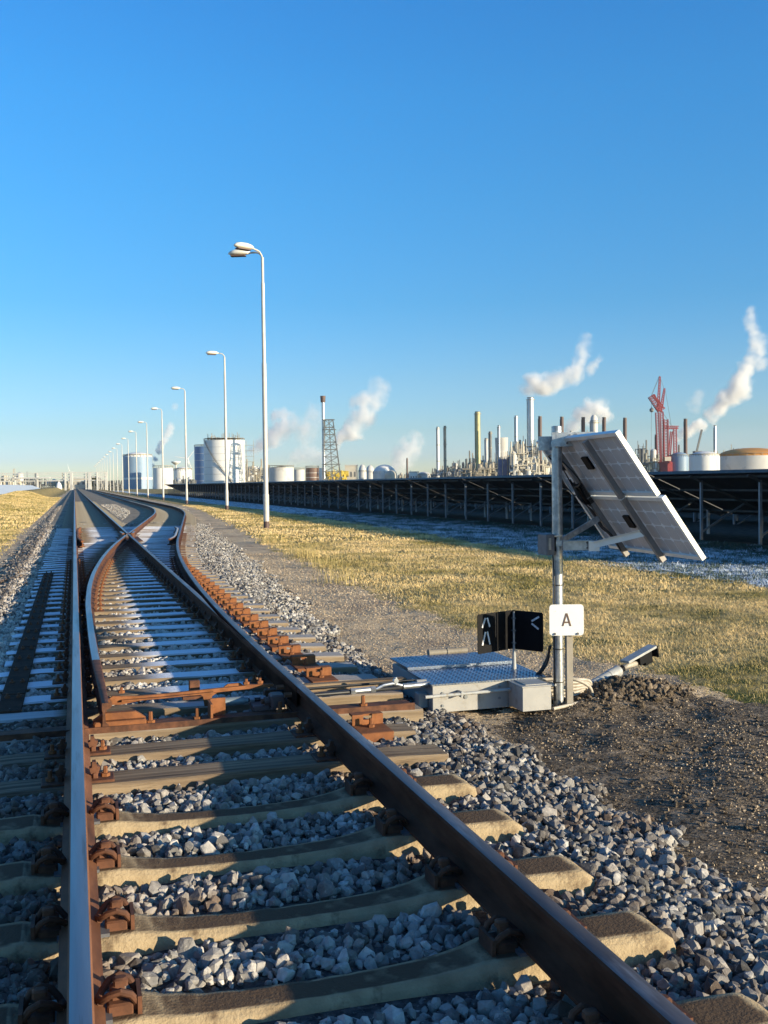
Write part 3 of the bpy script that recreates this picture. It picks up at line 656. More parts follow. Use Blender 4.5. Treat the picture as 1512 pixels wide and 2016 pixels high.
# pole, A sign
px_, py_ = 3.61, 7.18
A_ = thing('letter_sign', 'small white square sign with letter A on a brown channel post', 'sign', (3.60, 7.04, -.3))
def rrect(w, h, r, n=5):
    P = []
    for cx_, cy_, a0 in ((w/2-r, h/2-r, 0), (-w/2+r, h/2-r, 90), (-w/2+r, -h/2+r, 180), (w/2-r, -h/2+r, 270)):
        for i in range(n+1): a = R(a0+90*i/n); P.append((cx_+r*math.cos(a), cy_+r*math.sin(a)))
    return P
sn = Vector((-.30, -.954, 0)).normalized(); sr = Vector((-sn.y, sn.x, 0))   # plate faces the camera side
sc0 = Vector((3.592, 7.0, .352))
MS = Matrix(((sr.x, 0, sn.x, sc0.x), (sr.y, 0, sn.y, sc0.y), (0, 1, 0, sc0.z), (0, 0, 0, 1)))
m = MB(); m.prism(rrect(.262, .238, .026), MS, .006); sp = m.build('sign_plate', M_white, A_)
m = MB()
MT = MS @ Matrix.Translation((0, .0, .0045))
def st(a, b, w_): 
    a = Vector(a); b = Vector(b); d = (b-a).normalized(); n = Vector((-d.y, d.x))*w_/2; m.prism([tuple(a-n), tuple(b-n), tuple(b+n), tuple(a+n)], MT, .002)
m.prism([(-.0365, -.047), (-.0235, -.047), (.005, .052), (-.007, .052)], MT, .002); 
m.prism([(.0235, -.047), (.0365, -.047), (.007, .052), (-.004, .052)], MT @ Matrix.Translation((0, 0, .0003)), .002)
m.prism([(-.022, -.024), (.022, -.024), (.019, -.012), (-.019, -.012)], MT @ Matrix.Translation((0, 0, -.0003)), .002); m.build('letter', M_letter, sp)
m = MB()
for x in (-.09, .085): 
    p = MS @ Vector((x, -.106, .003)); q = MS @ Vector((x, -.106, .012)); m.cyl(p, q, .010, .008, 8)
m.each('screw', M_dkgrey, sp)
m = MB(); b0 = MS @ Vector((.03, 0, -.035)); m.box(b0.x-.026, b0.x+.026, b0.y, b0.y+.03, -.35, .28); m.build('channel_post', M_chan, A_)
SP = thing('solar_pole', 'galvanised steel pole carrying the two tilted solar panels', 'pole', (px_, py_, -.3))
m = MB(); m.cyl((px_, py_, -.5), (px_, py_, 1.838), .0405, .0405, 28); m.build('tube', M_galv, SP, auto=True)
m = MB(); m.cyl((px_, py_, 1.838), (px_, py_, 1.842), .0405, .030, 28); m.build('end_cap', M_galv, SP)
m = MB()
for z in (.60, .10, -.16): m.cyl((px_, py_, z), (px_, py_, z+.008), .0425, .0425, 28)
m.each('cable_tie', M_rubber, SP)
# panels
a_ = R(4.0); hd = Vector((math.sin(a_), math.cos(a_), 0)); hp = Vector((math.cos(a_), -math.sin(a_), 0)); tl = R(55)
sd = hp*math.cos(tl)-Vector((0, 0, math.sin(tl))); nn = hd.cross(sd)
if nn.z < 0: nn = -nn
O = Vector((3.596, 6.208, 1.762))
PMX = Matrix(((hd.x, sd.x, nn.x, O.x), (hd.y, sd.y, nn.y, O.y), (hd.z, sd.z, nn.z, O.z), (0, 0, 0, 1)))
def pbox(mb, u0, u1, v0, v1, w0, w1): mb.box(u0, u1, v0, v1, w0, w1, M=PMX)
for pi_, v0 in enumerate((0, .552)):
    Lp, Wp, tk = 1.47, .54, .035; PM0 = PMX; PMX = PM0 @ Matrix.Translation((-.055 if pi_ else 0, 0, 0))
    m = MB(); pbox(m, 0, Lp, v0, v0+.012, -tk, 0); pbox(m, 0, Lp, v0+Wp-.012, v0+Wp, -tk, 0); pbox(m, 0, .012, v0+.0121, v0+Wp-.0121, -tk, 0); pbox(m, Lp-.012, Lp, v0+.0121, v0+Wp-.0121, -tk, 0)
    pbox(m, .0121, .032, v0+.0122, v0+Wp-.0122, -tk+.0005, -tk+.0025); pbox(m, Lp-.032, Lp-.0121, v0+.0122, v0+Wp-.0122, -tk+.0005, -tk+.0025)
    pbox(m, .033, Lp-.033, v0+.0122, v0+.03, -tk+.0005, -tk+.0025); pbox(m, .033, Lp-.033, v0+Wp-.03, v0+Wp-.0122, -tk+.0005, -tk+.0025)
    tt = m.build('solar_panel', M_frame, SP); tt['label'] = ('upper', 'lower')[pi_]+' solar panel on the pole, seen from its underside'
    m = MB(); pbox(m, .0125, Lp-.0125, v0+.0125, v0+Wp-.0125, -.010, -.004); m.build('backsheet', M_back, tt)
    m = MB(); cu, cv = .1422, .124; g = .0042; ch = .019
    for i in range(10):
        for j in range(4):
            u0 = .024+i*cu+g; u1 = .024+(i+1)*cu-g; w0 = v0+.022+j*cv+g; w1 = v0+.022+(j+1)*cv-g
            m.prism([(u0+ch, w0), (u1-ch, w0), (u1, w0+ch), (u1, w1-ch), (u1-ch, w1), (u0+ch, w1), (u0, w1-ch), (u0, w0+ch)], PMX @ Matrix.Translation((0, 0, -.0108)), .001)
    m.build('solar_cells', M_cell, tt)
    m = MB(); pbox(m, .0125, Lp-.0125, v0+.0125, v0+Wp-.0125, -.0039, -.002); m.build('front_glass', M_glass, tt)
    for ua in (.74, 1.24):
        m = MB(); pbox(m, ua, ua+.10, v0+.19, v0+.30, -.030, -.0115); m.build('junction_box', M_black, tt)
    PMX = PM0
PB = SP
for u in (.5, 1.10):
    m = MB(); pbox(m, u-.02, u+.02, .03, 1.125, -.078, -.038); m.build('slope_rail', M_srail, PB)
    m = MB(); pbox(m, u-.02, u+.02, .543, .551, -.08, .002); m.build('mid_clamp', M_frame, PB)
# upper bracket plate: along hd near pole
def wb_(mb, c, dx, dy, dz, half):     # oriented box centred c with axes
    M = Matrix(((dx.x, dy.x, dz.x, c[0]), (dx.y, dy.y, dz.y, c[1]), (dx.z, dy.z, dz.z, c[2]), (0, 0, 0, 1)))
    mb.box(-half[0], half[0], -half[1], half[1], -half[2], half[2], M=M)
Z = Vector((0, 0, 1)); camr = Vector((.956, -.29, 0)); camn = Vector((.29, .956, 0))
m = MB(); wb_(m, (3.70, 7.075, 1.735), camr, camn, Z, (.165, .003, .055)); wb_(m, (3.575, 7.25, 1.71), camr, camn, Z, (.08, .003, .055))
wb_(m, (3.70, 7.09, 1.779), camr, camn, Z, (.165, .018, .002)); wb_(m, (3.62, 7.10, 1.735), camr, camn, Z, (.05, .006, .035))
m.build('top_plate', M_galv, PB)
m = MB()
for x, z in ((.135, .033), (.135, -.03), (.06, .03), (.02, .035), (-.03, .03), (-.05, -.03), (.05, -.03)):
    c = Vector((3.70, 7.075, 1.735))+camr*x+Z*z; m.cyl(c-camn*.012, c, .009, .009, 6)
m.each('bolt', M_dkgrey, PB)
for zc in (1.70, .93):
    m = MB(); m.cyl((px_, py_, zc-.022), (px_, py_, zc+.022), .0455, .0455, 24); wb_(m, (px_+.02, py_-.055, zc), camr, camn, Z, (.055, .003, .022)); m.build('pole_clamp', M_galv, PB, auto=True)
m = MB(); wb_(m, (3.73, 7.07, .915), camr, camn, Z, (.115, .003, .038)); wb_(m, (3.73, 7.055, .950), camr, camn, Z, (.115, .018, .002)); m.build('lower_plate', M_galv, PB)
m = MB()
for x, z in ((.07, .02), (.07, -.02)):
    c = Vector((3.73, 7.07, .915))+camr*x+Z*z; m.cyl(c-camn*.01, c, .008, .008, 6)
m.each('bolt', M_dkgrey, PB)
def armpt(u, v): return PMX @ Vector((u, v, -.06))
e1 = armpt(.5, .86); e2 = armpt(1.10, .74)
m = MB(); s1 = Vector((3.83, 7.02, .915)); d = (e1-s1).normalized(); sd2 = d.cross(Z).normalized(); up_ = sd2.cross(d)
wb_(m, s1+(e1-s1)*.5, d, sd2, up_, ((e1-s1).length/2, .004, .026)); wb_(m, s1+(e1-s1)*.5+up_*.024+sd2*.012, d, sd2, up_, ((e1-s1).length/2, .014, .002))
wb_(m, s1+Vector((.005, -.012, -.005)), camr, camn, Z, (.042, .003, .040)); m.build('arm', M_frame, PB)
m = MB(); s2 = Vector((3.64, 7.24, .925)); d = (e2-s2).normalized(); sd2 = d.cross(Z).normalized(); up_ = sd2.cross(d); wb_(m, s2+(e2-s2)*.5, d, sd2, up_, ((e2-s2).length/2, .004, .024)); m.build('arm', M_galv, PB)
# cables behind the panels
def W(u, v, w_=-.05): return PMX @ Vector((u, v, w_))
def spl(pts, n=6):
    P = [Vector(p) for p in pts]; P = [P[0]*2-P[1]]+P+[P[-1]*2-P[-2]]; out = []
    for i in range(1, len(P)-2):
        for k in range(n):
            t = k/n; a, b, c, d = P[i-1], P[i], P[i+1], P[i+2]
            out.append(.5*((2*b)+(c-a)*t+(2*a-5*b+4*c-d)*t*t+(3*b-a-3*c+d)*t**3))
    out.append(P[-2]); return out
m = MB(); m.tube(spl([W(.18+1.02, .28), W(.18+1.05, .12, -.10), W(.18+.86, .10, -.12), W(.18+.74, .22, -.12), W(.18+.76, .36, -.1), W(.18+.92, .42, -.09), W(.18+1.0, .40, -.08)]), .0065, 6); m.tube(spl([W(.18+.93, .10, -.09), W(.18+.94, .3, -.10), W(.18+1.0, .5, -.09), W(.18+.93, .62, -.08)]), .005, 6)
m.tube(spl([W(.18+1.1, .2, -.05), W(.18+1.12, .36, -.09), W(.18+1.05, .5, -.10), W(.18+.98, .45, -.08)]), .005, 6)
tag(m.build('loose_cable', M_rubber, smooth=True), 'thin black cables looping behind the upper solar panel', 'cable')
m = MB()
for k in range(5): m.tube(spl([W(.18+.97+.01*k, .35+.02*k, -.085), W(.18+.95, .52, -.095-.006*k), W(.18+.96-.01*k, .66, -.09), W(.18+.90+.012*k, .80, -.10), W(.18+.86+.01*k, .90, -.09), W(.18+.90, 1.06, -.085)]), .0055, 6)
tag(m.build('cable_bundle', M_rubber, smooth=True), 'bundle of black cables tied down the dark rail behind the lower solar panel', 'cable')
m = MB(); pbox(m, 1.08, 1.20, .40, .60, -.085, -.045); tag(m.build('connector_box', M_black), 'black connector box between the two solar panels', 'box')
JB = thing('sensor_box', 'dark grey box with small white label on the left side of the pole', 'box', (3.53, 7.2, .95))
m = MB(); m.box(3.478, 3.548, 7.10, 7.26, .845, 1.005, bev=.006); m.build('case', M_dkgrey, JB); m = MB(); m.box(3.548, 3.575, 7.13, 7.24, .87, .98, bev=.004); m.build('back_mount', M_black, JB)
m = MB(); m.box(3.495, 3.515, 7.0955, 7.0985, .885, .975); m.build('label', M_cable, JB); m = MB(); m.box(3.54, 3.62, 7.12, 7.14, .985, .993); m.build('strap', M_galv, JB)
m = MB(); m.tube([(3.56, 7.16, .86), (3.565, 7.145, .6), (3.562, 7.15, .2), (3.565, 7.16, -.3)], .006, 6); tag(m.build('pole_cable', M_rubber, smooth=True), 'black cable running down the left side of the solar pole', 'cable')
m = MB()
for k in range(4): m.tube(spl([(3.565+.004*k, 7.24, .12), (3.56, 7.26+.01*k, 0), (3.52-.008*k, 7.30, -.10), (3.46-.01*k, 7.36+.01*k, -.17), (3.40, 7.42+.02*k, -.20)]), .009, 6)
tag(m.build('hose_bundle', M_rubber, smooth=True), 'black hoses curving from the pole down to the point machine', 'hose')
cc = MB(); 
for k in range(6): cc.tube(spl([(3.46, 7.25+.015*k, -.30+.027*k), (3.62, 7.26+.01*k, -.30+.028*k), (3.80, 7.28, -.30+.026*k), (3.90+.012*k, 7.32, -.28+.015*k), (3.93+.01*k, 7.38, -.33)]), .0135, 7)
cc.tube(spl([(3.66, 7.16, -.12), (3.76, 7.12, -.15), (3.86, 7.14, -.21), (3.90, 7.16, -.29)]), .014, 7)
tag(cc.build('cable_coil', M_cable, smooth=True), 'pale grey cables stacked low behind the pole foot', 'cable')
m = MB(); m.cyl((3.46, 6.97, -.315), (3.95, 7.10, -.29), .013, .013, 8); tag(m.build('short_rod', M_cable, auto=True), 'short pale rod lying on the earth at the foot of the pole', 'rod')
# toppled conduit with cap
FC = thing('tilted_conduit', 'grey plastic conduit with taped end and dark cover leaning out of the clods', 'conduit', (4.2, 7.5, -.25))
pA = Vector((4.02, 7.42, -.27)); pB = Vector((4.36, 7.56, -.185)); dd = (pB-pA).normalized()
m = MB(); m.cyl(pA, pB, .044, .044, 18); m.cyl(pB-dd*.14, pB-dd*.005, .048, .048, 18); m.build('tube', M_pvc, FC, auto=True)
m = MB(); m.cyl(pB, pB+dd*.055, .034, .030, 14); m.build('collar', M_black, FC, auto=True)
pC = pB+dd*.055
m = MB(); m.tube([pC, pC+dd*.09+Vector((0, 0, -.005)), pC+dd*.17+Vector((0, 0, -.02)), pC+dd*.24+Vector((0, 0, -.035))], [.018, .026, .024, .012], 9); m.build('wrapped_cable', M_cable, FC, smooth=True)
pD = pC+dd*.03+Vector((0, 0, .035)); sx_ = dd; sy_ = Vector((-dd.y, dd.x, 0)).normalized(); sz_ = sx_.cross(sy_)
m = MB(); wb_(m, pD+sx_*.20+sz_*.01, sx_, sy_, sz_, (.20, .045, .010)); m.build('cover_plate', M_pvc, FC)
m = MB(); wb_(m, pD+sx_*.24-sz_*.035, sx_, sy_, sz_, (.085, .040, .038)); wb_(m, pD+sx_*.405-sz_*.035, sx_, sy_, sz_, (.006, .048, .052)); wb_(m, pD+sx_*.30-sz_*.095, sx_, sy_, sz_, (.05, .02, .02)); m.build('black_socket', M_black, FC)

# ------------------------------------------------------------------ stones
def rock_variants(k, npts, seed):
    r = random.Random(seed); out = []
    for _ in range(k):
        bm = bmesh.new()
        for i in range(npts):
            v = Vector((r.gauss(0, 1), r.gauss(0, 1), r.gauss(0, 1))).normalized()*r.uniform(.8, 1.05); bm.verts.new((v.x, v.y*r.uniform(.65, .9), v.z*r.uniform(.5, .8)))
        res = bmesh.ops.convex_hull(bm, input=bm.verts)
        loose = [v for v in bm.verts if not v.link_faces]; bmesh.ops.delete(bm, geom=loose, context='VERTS')
        bmesh.ops.triangulate(bm, faces=bm.faces); bm.verts.ensure_lookup_table(); bm.verts.index_update()
        out.append((np.array([v.co[:] for v in bm.verts]), np.array([[v.index for v in f.verts] for f in bm.faces]))); bm.free()
    return out
def scatter(name, P, S, variants, material, tone, label=None, cat=None, flat=1.0):
    n = len(P); vid = RNG.integers(0, len(variants), n)
    q = RNG.normal(size=(n, 4)); q /= np.linalg.norm(q, axis=1)[:, None]; w_, x, y, z = q.T
    Rm = np.stack([1-2*(y*y+z*z), 2*(x*y-z*w_), 2*(x*z+y*w_), 2*(x*y+z*w_), 1-2*(x*x+z*z), 2*(y*z-x*w_), 2*(x*z-y*w_), 2*(y*z+x*w_), 1-2*(x*x+y*y)], -1).reshape(n, 3, 3)
    Vs, Ts, At = [], [], []; off = 0
    for k, (v, t) in enumerate(variants):
        ii = np.where(vid == k)[0]
        if len(ii) == 0: continue
        a = np.einsum('nij,mj->nmi', Rm[ii], v)*S[ii][:, None, None]; a[..., 2] *= flat; a += P[ii][:, None, :]
        Vs.append(a.reshape(-1, 3)); Ts.append((t[None]+(np.arange(len(ii))*len(v))[:, None, None]+off).reshape(-1, 3)); off += len(ii)*len(v)
        At.append(np.repeat(tone[ii], len(v)))
    VA = np.concatenate(Vs); dr = np.minimum(np.abs(VA[:, 0]), np.abs(VA[:, 0]-1.507))
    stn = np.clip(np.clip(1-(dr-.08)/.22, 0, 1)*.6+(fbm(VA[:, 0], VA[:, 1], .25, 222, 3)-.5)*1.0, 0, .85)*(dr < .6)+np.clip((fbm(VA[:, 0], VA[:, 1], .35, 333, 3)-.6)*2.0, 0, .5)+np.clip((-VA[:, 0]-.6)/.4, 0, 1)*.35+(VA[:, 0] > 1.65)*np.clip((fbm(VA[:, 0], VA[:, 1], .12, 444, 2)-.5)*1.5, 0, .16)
    o = npmesh(name, VA, np.concatenate(Ts), material, {'tone': np.concatenate(At), 'stain': np.clip(stn, 0, .85)})
    o['kind'] = 'stuff'
    if label: o['label'] = label; o['category'] = cat
    return o
RV = rock_variants(22, 24, 1); RV2 = rock_variants(10, 8, 2); RV3 = rock_variants(8, 6, 3)
def jgrid(x0, x1, y0, y1, s):
    nx, ny = int((x1-x0)/s), int((y1-y0)/s); a, b = np.meshgrid(np.arange(nx), np.arange(ny))
    X = x0+(a.ravel()+RNG.random(a.size))*s; Y = y0+(b.ravel()+RNG.random(a.size))*s; return X, Y
allsl = [(y, .125, -1.25+.7535, .7535+1.25) for y in concY]+[(y, .12, -.65, 2.1 if y < 7.8 else max(2.36, float(Xo(y))+(.42 if y < 20 else .2))) for y in woodY]
def keep(X, Y, m_=.0):
    k = np.ones(len(X), bool)
    for y, hw, a, b in allsl: k &= ~((np.abs(Y-y) < hw+m_) & (X > a-.01) & (X < b+.01))
    for rx in (0, 1.507): k &= ~((np.abs(X-rx) < .075) & (RNG.random(len(X)) < .75))
    k &= ~((X > 2.55) & (X < 3.55) & (Y > 7.2) & (Y < 8.3)); k &= ~((X > 1.5) & (X < 2.6) & (Y > 7.1) & (Y < 7.4))
    return k
P_, S_, T_ = [], [], []
def layer(x0, x1, y0, y1, s, sz, up, m_=.02, dens=None):
    X, Y = jgrid(x0, x1, y0, y1, s); k = keep(X, Y, m_) & (X > -1.5+ (fbm(X, Y, .4, 8)-.5)*.9) & (X < bedR(Y)+(fbm(X, Y, .4, 4)-.5)*.7)
    if dens: k &= RNG.random(len(X)) < dens
    X, Y = X[k], Y[k]; S = sz*np.clip(RNG.lognormal(0, .3, len(X)), .45, 2.0); 
    Z = gz(X, Y)+up+RNG.normal(0, .007, len(X))+(fbm(X, Y, .3, 31)-.5)*.035
    P_.append(np.stack([X, Y, Z], -1)); S_.append(S); T_.append(np.clip(RNG.beta(1.5, 1.9, len(X)), 0, 1))
layer(-1.9, 3.3, 2.0, 12.5, .038, .025, .0); layer(-1.9, 3.3, 2.0, 12.5, .043, .029, .020, .03, .9); layer(1.9, 3.2, 2.0, 12.5, .055, .026, .03)
P_, S_, T_ = map(np.concatenate, (P_, S_, T_))
def frosty(P): X, Y = P[:, 0], P[:, 1]; return (Y > 7.8)*(Y < 41)*(((X > .45) & (X < 1.4)) | ((X > -1.0) & (X < -.1)) | ((X > 1.62) & (X < Xo(Y)-.1)))*(.45*(fbm(X, Y, .5, 515, 2) > .35))
T_ = np.clip(T_+frosty(P_), 0, 1)
# dirt-stained stones near the earth patch; lower tone left and right of the track
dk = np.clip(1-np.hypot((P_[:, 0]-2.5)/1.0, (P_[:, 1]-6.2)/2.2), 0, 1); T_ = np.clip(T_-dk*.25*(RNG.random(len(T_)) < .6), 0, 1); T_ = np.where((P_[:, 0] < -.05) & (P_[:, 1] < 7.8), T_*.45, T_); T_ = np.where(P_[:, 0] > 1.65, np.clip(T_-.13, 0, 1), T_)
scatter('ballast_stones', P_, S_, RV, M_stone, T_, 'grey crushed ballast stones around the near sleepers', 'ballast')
P_, S_, T_ = [], [], []
layer(-2.0, 4.6, 12.5, 26, .05, .03, .008); layer(-2.0, 6, 26, 45, .075, .036, .006, .02)
P_, S_, T_ = map(np.concatenate, (P_, S_, T_)); T_ = np.clip(T_+.03+frosty(P_), 0, 1)
scatter('ballast_stones', P_, S_, RV2, M_stone, T_, 'grey crushed ballast stones around the far sleepers of the switch', 'ballast')
P_, S_, T_ = [], [], []
X, Y = jgrid(-2.2, 9, 45, 90, .13); br = bedR(Y); k = ((np.abs(X+1.35) < .35) | ((X > Xo(Y)+1.1) & (X < br+.2)) | ((X > 2.1) & (X < Xo(Y)-2.9)) & (RNG.random(len(X)) < .5))
X, Y = X[k], Y[k]; P_ = np.stack([X, Y, gz(X, Y)+.012], -1)
scatter('ballast_stones', P_, .045*RNG.uniform(.7, 1.4, len(X)), RV3, M_stone, np.clip(RNG.normal(.6, .2, len(X)), 0, 1), 'pale ballast stones edging the tracks beyond the switch', 'ballast')
# pebbles on path and earth
def zfine(X, Y):
    ix = np.clip(np.searchsorted(GX, X)-1, 0, len(GX)-2); iy = np.clip(np.searchsorted(GY, Y)-1, 0, len(GY)-2)
    fx = (X-GX[ix])/(GX[ix+1]-GX[ix]); fy = (Y-GY[iy])/(GY[iy+1]-GY[iy])
    return (zz[iy, ix]*(1-fx)+zz[iy, ix+1]*fx)*(1-fy)+(zz[iy+1, ix]*(1-fx)+zz[iy+1, ix+1]*fx)*fy
X, Y = jgrid(2.5, 5.2, 2.5, 13, .021); k = (X > bedR(Y)-.25) & (X < grassL(Y)+.2) & (RNG.random(len(X)) < np.where(Y < 8.2, .5, .75)*np.where(fbm(X, Y, .5, 77) > .5, 1, .55)); X, Y = X[k], Y[k]
ear = (np.hypot((X-4.0)/1.5, (Y-5.3)/2.8) < 1) & (Y < 8.3)
tn = np.clip(RNG.normal(.5, .25, len(X))-np.where(ear, .42*np.clip((Y-3.2)/2, .25, 1), 0)*(fbm(X, Y, .6, 123) > .42), 0, 1)
scatter('gravel_pebbles', np.stack([X, Y, zfine(X, Y)+.002], -1), .0075*RNG.uniform(.5, 1.7, len(X)), RV3, M_peb, tn, 'small brown gravel pebbles between the ballast and the grass', 'gravel')
X, Y = jgrid(3.0, 5.4, 13, 26, .045); k = (X > bedR(Y)-.1) & (X < grassL(Y)+.2); X, Y = X[k], Y[k]
scatter('gravel_pebbles', np.stack([X, Y, zfine(X, Y)+.002], -1), .013*RNG.uniform(.5, 1.6, len(X)), RV3, M_peb, np.clip(RNG.normal(.55, .22, len(X)), 0, 1), 'small gravel pebbles farther along the path', 'gravel')
# clods by the conduit
n = 420; X = RNG.normal(4.25, .28, n); Y = RNG.normal(7.28, .16, n); S = RNG.uniform(.012, .042, n); P_ = np.stack([X, Y, zfine(X, Y)+S*.4], -1)
X2 = RNG.uniform(3.0, 4.8, 900); Y2 = RNG.uniform(4.0, 7.6, 900); P2_ = np.stack([X2, Y2, zfine(X2, Y2)+.004], -1)
scatter('earth_clods', np.concatenate([P_, P2_]), np.concatenate([S, RNG.uniform(.006, .02, 900)]), RV, M_earth, np.zeros(n+900), 'dark clods of dug-up earth beside the pole', 'earth')

# ------------------------------------------------------------------ grass
def blades(name, X, Y, Lb, W_, material, tone, lean=.75, label=''):
    n = len(X); Z = zfine(X, Y); a = RNG.random(n)*2*math.pi; l = Lb*RNG.uniform(.5, 1.4, n); le = np.clip(RNG.normal(lean, .25, n), .05, 1.45)
    dx, dy = np.cos(a), np.sin(a); b = a+math.pi/2+RNG.normal(0, .5, n); wx, wy = np.cos(b)*W_/2, np.sin(b)*W_/2
    p0 = np.stack([X, Y, Z-.004], -1); mid = p0+np.stack([dx*l*.5*np.sin(le*.6), dy*l*.5*np.sin(le*.6), l*.5*np.cos(le*.6)], -1)
    tip = mid+np.stack([dx*l*.5*np.sin(le*1.25), dy*l*.5*np.sin(le*1.25), l*.5*np.cos(le*1.25)], -1)
    wv = np.stack([wx, wy, np.zeros(n)], -1)
    V = np.stack([p0-wv, p0+wv, mid+wv*.8, mid-wv*.8, tip], 1).reshape(-1, 3); o5 = (np.arange(n)*5)[:, None]
    T = np.concatenate([o5+np.array([[0, 1, 2]]), o5+np.array([[0, 2, 3]]), o5+np.array([[3, 2, 4]])])
    o = npmesh(name, V, T, material, {'tone': np.repeat(tone, 5)}, smooth=False); tag(o, label, 'grass', None, 'stuff'); return o
def rnd(x0, x1, y0, y1, n): return RNG.uniform(x0, x1, n), RNG.uniform(y0, y1, n)
def tonef(X, Y): return np.clip(.64+(fbm(X, Y, 1.1, 40, 4)-.5)*2.3+RNG.normal(0, .16, len(X))+.12*(fbm(X, Y, .25, 2)-.5), 0, 1)
def gsel(X, Y, off=0):
    e = grassL(Y)+(fbm(X, Y, .45, 50)-.5)*1.1+off; p = np.clip((X-e)/.5+.35, 0, 1)
    return (RNG.random(len(X)) < p) & (X < frostX(Y)+(fbm(X, Y, .8, 51)-.5)*1.2) & (RNG.random(len(X)) < -.25+2.3*fbm(X, Y, .5, 60)) & ~((np.hypot((X-4.0)/1.3, (Y-5.3)/2.5) < 1))
X, Y = rnd(3.8, 10.8, 4.5, 14, 150000); k = gsel(X, Y); X, Y = X[k], Y[k]; blades('dry_grass', X, Y, .062, .0035, M_blade, tonef(X, Y), 1.15, 'dry yellow grass in front of the frosted strip, near part')
X, Y = rnd(3.8, 11.4, 14, 30, 110000); k = gsel(X, Y); X, Y = X[k], Y[k]; blades('dry_grass', X, Y, .075, .008, M_blade, tonef(X, Y), 1.1, 'dry yellow grass in front of the frosted strip, middle part')
X, Y = rnd(4.5, 12.4, 30, 90, 90000); k = gsel(X, Y); X, Y = X[k], Y[k]; blades('dry_grass', X, Y, .10, .022, M_blade, tonef(X, Y), 1.05, 'dry yellow grass under the lamp posts, far part')
X, Y = rnd(-9, -1.8, 12, 45, 110000); k = (RNG.random(len(X)) < np.clip((-X-1.75+(fbm(X, Y, .6, 70)-.5)*1.2)/.8, .02, 1)); X, Y = X[k], Y[k]; blades('dry_grass', X, Y, .085, .012, M_blade, np.clip(tonef(X, Y)-.12, 0, 1), 1.0, 'yellow green grass left of the track')
X, Y = rnd(-9, -1.9, 45, 170, 60000); blades('dry_grass', X, Y, .13, .035, M_blade, np.clip(tonef(X, Y)-.1, 0, 1), .9, 'far yellow green grass on the left bank')
X, Y = rnd(10.5, 18.2, 12, 60, 110000); k = X > frostX(Y)-.3; X, Y = X[k], Y[k]; blades('frosted_grass', X, Y, .09, .014, M_blade2, np.clip((fbm(X, Y, .5, 90, 3)-.40)*3.2-np.clip((X-15)/2, 0, 1)*.8+RNG.normal(0, .2, len(X)), 0, 1), 1.0, 'white frosted grass in the shade before the solar tables')
for k, (x, y, n) in enumerate(((5.25, 24, 260), (4.5, 17.5, 120), (5.0, 21, 120), (5.6, 30, 200))):
    X = RNG.normal(x, .22, n); Y = RNG.normal(y, .3, n); blades('weed_tuft', X, Y, .30, .006, M_blade, np.clip(RNG.normal(.35, .2, n), 0, 1), .35, 'x')
    o = COL.objects[-1]; o['label'] = ['tall dry weed tuft at the path edge, largest one', 'thin weed tuft nearest along the path edge', 'weed tuft second nearest along the path edge', 'weed tuft farthest along the path edge'][k]; o['category'] = 'weeds'; del o['kind']; o['group'] = 'weed tufts along the path'
#PART2
# ------------------------------------------------------------------ street lamps
def lamp(name, X, Y, double):
    t = thing(name, 'x', 'street lamp', (X, Y, -.42), 'street lamps along the track')
    m = MB(); m.cyl((0, 0, 0), (0, 0, 1.4), .115, .115, 16); m.cyl((0, 0, 1.4), (0, 0, 1.45), .115, .095, 16, False); m.cyl((0, 0, 1.45), (0, 0, 6.6), .095, .092, 16); m.cyl((0, 0, 6.6), (0, 0, 9.75), .075, .07, 16); m.cyl((0, 0, 9.75), (0, 0, 10.75), .055, .055, 14)
    m.build('pole', M_lamp, t, world=False, auto=True)
    m = MB(); m.cyl((0, 0, 0), (0, 0, .35), .118, .118, 16); m.build('base_sleeve', M_stackb, t, world=False, auto=True)
    for s in ((1, -1) if double else (0,)):
        dy = .42*s; L0 = Vector((-1, dy, 0)).normalized()
        m = MB(); m.tube([(0, 0, 10.7), (-.03, 0, 10.83), (-.14+0, dy*.25, 10.95), (-.26, dy*.5, 10.98), (-.47, dy, 10.99)], .036, 8); m.build('arm', M_lamp, t, world=False, smooth=True)
        # shell: lofted ellipse sections
        vs = []; prof = [(0, .05, .05, .04), (.12, .12, .11, .06), (.35, .17, .15, .085), (.65, .18, .15, .085), (.85, .13, .11, .07), (.97, .03, .03, .03)]; n = 12
        for u, wd, ht, lo in prof:
            c = Vector((-.42, dy, 11.0))+L0*u*.90; sd_ = Vector((-L0.y, L0.x, 0))
            for i in range(n):
                a = 2*math.pi*i/n; zc = math.sin(a); vs.append(c+sd_*math.cos(a)*wd+Vector((0, 0, zc*(ht if zc > 0 else lo))))
        up_f = [(k*n+i, k*n+(i+1) % n, (k+1)*n+(i+1) % n, (k+1)*n+i) for k in range(len(prof)-1) for i in range(n)]
        m = MB(); m.add(vs, up_f+[tuple(range(n-1, -1, -1)), tuple(range((len(prof)-1)*n, len(prof)*n))]); h = m.build('lamp_head', M_lamphead, t, world=False, smooth=True)
        m = MB(); c = Vector((-.42, dy, 10.93))+L0*.47; m.box(-.30, .30, -.13, .13, -.055, -.01, M=Matrix(((L0.x, -L0.y, 0, c.x), (L0.y, L0.x, 0, c.y), (0, 0, 1, c.z), (0, 0, 0, 1))), bev=.02); m.build('glass_bowl', M_brown, h, world=False)
    return t
lp = lamp('street_lamp', 7.28, 39.9, True); lp['label'] = 'tall nearest street lamp with twin heads on one pole'
l2 = lamp('street_lamp', 10.25, 71.5, False); l2['label'] = 'single-headed street lamp second nearest from the camera'
